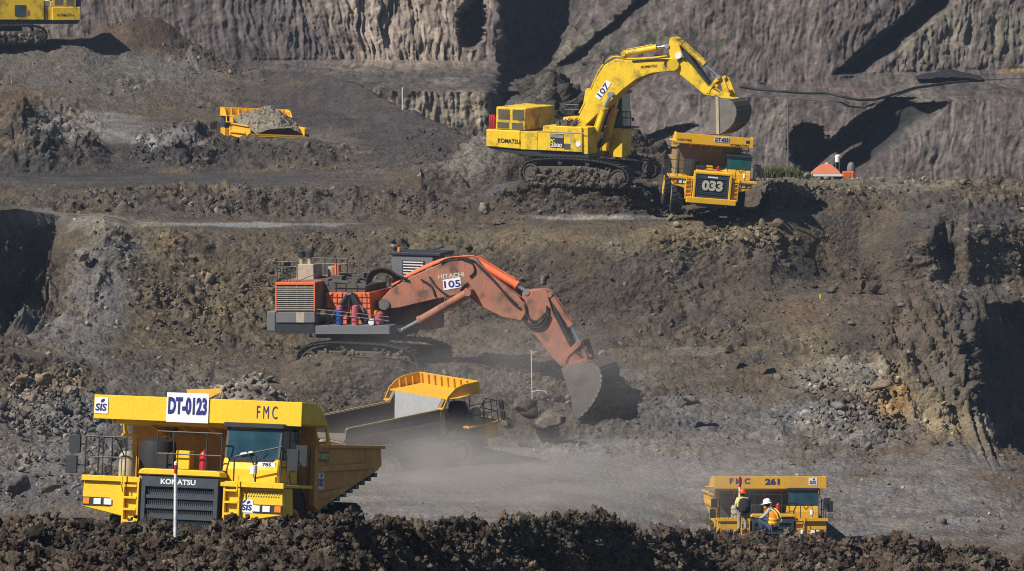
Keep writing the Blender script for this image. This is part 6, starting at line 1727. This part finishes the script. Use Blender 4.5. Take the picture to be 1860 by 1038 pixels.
# local x: his back points to +x, he looks to -x
jn([(.10, 0, .22, .13, .12), (.13, .0, .42, .12, .12), (.05, 0, .68, .13, .14), (-.05, 0, .80, .065), (-.10, 0, .86, .055), (-.15, 0, .93, .10, .085), (-.14, 0, 1.0, .09, .075), (-.26, 0, .90, .018), (-.13, -.085, .92, .016), (-.13, .085, .92, .016)])
E += [(0, 1), (1, 2), (2, 3), (3, 4), (4, 5), (5, 6), (5, 7), (5, 8), (5, 9)]
lw_ = limb([(.03, -.19, .74, .055), (-.14, -.25, .54, .045), (-.36, -.16, .48, .03)], 2); hand(N, E, lw_, (-1, .2, -.1), (0, 1, 0), (0, 0, 1))
rw_ = limb([(.03, .19, .74, .055), (-.14, .25, .54, .045), (-.36, .14, .47, .03)], 2); hand(N, E, rw_, (-1, -.2, -.1), (0, -1, 0), (0, 0, 1))
limb([(.05, -.11, .22, .085), (-.36, -.17, .42, .065), (-.22, -.15, .08, .04), (-.34, -.16, .03, .035)], 0)
limb([(.05, .11, .22, .085), (-.34, .17, .46, .065), (-.20, .16, .08, .04), (-.32, .18, .03, .035)], 0)
skinned('body', N, E, SKIN, e)
skinned('trousers', [(.10, 0, .22, .17, .15), (.03, -.12, .21, .115), (-.36, -.17, .42, .09), (-.22, -.15, .11, .07), (.03, .12, .21, .115), (-.34, .17, .46, .09), (-.20, .16, .11, .07)], [(0, 1), (1, 2), (2, 3), (0, 4), (4, 5), (5, 6)], jeans, e)
skinned('shirt', [(.12, 0, .34, .155, .16), (.12, 0, .48, .15, .16), (.04, 0, .68, .15, .165), (-.05, 0, .81, .08), (.02, -.19, .74, .08), (-.14, -.255, .54, .065), (-.32, -.175, .485, .05), (.02, .19, .74, .08), (-.14, .255, .54, .065), (-.32, .155, .475, .05)],
        [(0, 1), (1, 2), (2, 3), (2, 4), (4, 5), (5, 6), (2, 7), (7, 8), (8, 9)], greyc, e)
mb = MB()
ring_ = []
for (cx_, cz_, rx_, ry_) in [(.115, .30, .19, .21), (.13, .40, .19, .21), (.125, .52, .19, .215), (.09, .63, .19, .225), (.03, .73, .17, .215), (-.02, .79, .11, .12)]:
    ring_.append([(cx_ + rx_ * math.cos(a), ry_ * math.sin(a), cz_ - .25 * rx_ * math.cos(a) * (cz_ - .3)) for a in np.linspace(0, 2 * math.pi, 24, endpoint=False)])
mb.add(sum(ring_, []), [(k * 24 + i, k * 24 + (i + 1) % 24, k * 24 + 24 + (i + 1) % 24, k * 24 + 24 + i) for k in range(5) for i in range(24)])
vest = mb.build('vest', vesto, e, smooth=True)
mb = MB()
for (cx_, cz_, rx_, ry_) in [(.122, .375, .197, .217), (.127, .50, .197, .222)]:
    rr = [[(cx_ + rx_ * math.cos(a), ry_ * math.sin(a), cz_ + dz - .25 * rx_ * math.cos(a) * (cz_ - .3)) for a in np.linspace(0, 2 * math.pi, 24, endpoint=False)] for dz in (-.03, .03)]
    mb.add(sum(rr, []), [(i, (i + 1) % 24, 24 + (i + 1) % 24, 24 + i) for i in range(24)])
for sy in (-.1, .1): mb.path([(.325, sy, .5), (.285, sy, .63), (.20, sy, .73), (.08, sy, .80)], .022, 6)
mb.build('reflective_stripe', stripe, vest)
mb = MB(); mb.lathe([(.18, .245), (.185, .30)], (.115, 0, 0), 'z', 24); o = mb.build('shirt_hem', whitec, e, smooth=True)
helmet(e, (-.145, 0, .965), hel_w, tilt=(0, R(-12)), fwd=(-1, -.2))
mb = MB(); mb.lathe([(.07, -.05), (.09, -.02), (.09, .05)], (0, 0, 0), 'z', 16); o = mb.build('hair', M['black'], e, smooth=True); o.location = (-.115, 0, .92)
for y in (-.15, .165):
    mb = MB(); mb.prism([(-.18, -.045), (.09, -.045), (.09, .045), (-.18, .045)], -.02, .06, 'z'); o = mb.build('boot', boot, e, .02, True); o.location = (-.23, y, .02)

# ------------------------------------------------------------------ air: thin haze, and dust raised round the empty truck
hm = bpy.data.materials.new('haze'); hm.use_nodes = True; t = hm.node_tree; t.nodes.clear()
out = t.nodes.new('ShaderNodeOutputMaterial'); pv = t.nodes.new('ShaderNodeVolumePrincipled')
pv.inputs['Color'].default_value = (.62, .76, 1.0, 1); pv.inputs['Density'].default_value = .00014; pv.inputs['Anisotropy'].default_value = .2
t.links.new(pv.outputs['Volume'], out.inputs['Volume'])
mb = MB(); mb.box(-260, 260, -12, 520, -34, 64); hz = mb.build('haze', hm); tag(hz, 'thin bluish haze hanging over the pit', 'haze', kind='stuff')

def dust(px, py, D, rx, ry, rz, dens, label, seed, col=(.62, .58, .54, 1)):
    m = bpy.data.materials.new('dust'); m.use_nodes = True; t = m.node_tree; t.nodes.clear()
    out = t.nodes.new('ShaderNodeOutputMaterial'); pv = t.nodes.new('ShaderNodeVolumePrincipled'); pv.inputs['Color'].default_value = col
    tc = t.nodes.new('ShaderNodeTexCoord')
    ln = t.nodes.new('ShaderNodeVectorMath'); ln.operation = 'LENGTH'; t.links.new(tc.outputs['Object'], ln.inputs[0])
    mp = t.nodes.new('ShaderNodeMapRange'); mp.inputs[1].default_value = .15; mp.inputs[2].default_value = 1.0; mp.inputs[3].default_value = 1; mp.inputs[4].default_value = 0
    mp.interpolation_type = 'SMOOTHSTEP'; t.links.new(ln.outputs['Value'], mp.inputs[0])
    n = noise_node(t, 2.6, 5, .62, vec=tc.outputs['Object']); n.inputs['Distortion'].default_value = .6
    r_ = t.nodes.new('ShaderNodeMapRange'); r_.inputs[1].default_value = .35; r_.inputs[2].default_value = .7; r_.inputs[3].default_value = .02; r_.inputs[4].default_value = 1.75; t.links.new(n.outputs['Fac'], r_.inputs[0])
    a = t.nodes.new('ShaderNodeMath'); a.operation = 'MULTIPLY'; t.links.new(mp.outputs[0], a.inputs[0]); t.links.new(r_.outputs[0], a.inputs[1])
    b = t.nodes.new('ShaderNodeMath'); b.operation = 'MULTIPLY'; b.inputs[1].default_value = dens; t.links.new(a.outputs[0], b.inputs[0]); t.links.new(b.outputs[0], pv.inputs['Density'])
    t.links.new(pv.outputs['Volume'], out.inputs['Volume'])
    bm = bmesh.new(); bmesh.ops.create_icosphere(bm, subdivisions=4, radius=1); me = bpy.data.meshes.new('dust'); bm.to_mesh(me); bm.free()
    me.materials.append(m); o = bpy.data.objects.new('dust', me); COL.objects.link(o)
    o.location = at(px, py, D); o.scale = (rx, ry, rz); tag(o, label, 'dust', kind='stuff'); return o
dust(755, 858, 236, 10, 8.0, 4.0, .16, 'grey dust cloud round the wheels of the empty truck', 1)
dust(980, 875, 226, 17, 11, 3.8, .085, 'thin dust drifting over the pit floor towards truck 261', 2)
dust(900, 690, 253, 15, 5, 5.5, .085, 'faint dust veil below the orange excavator', 3)
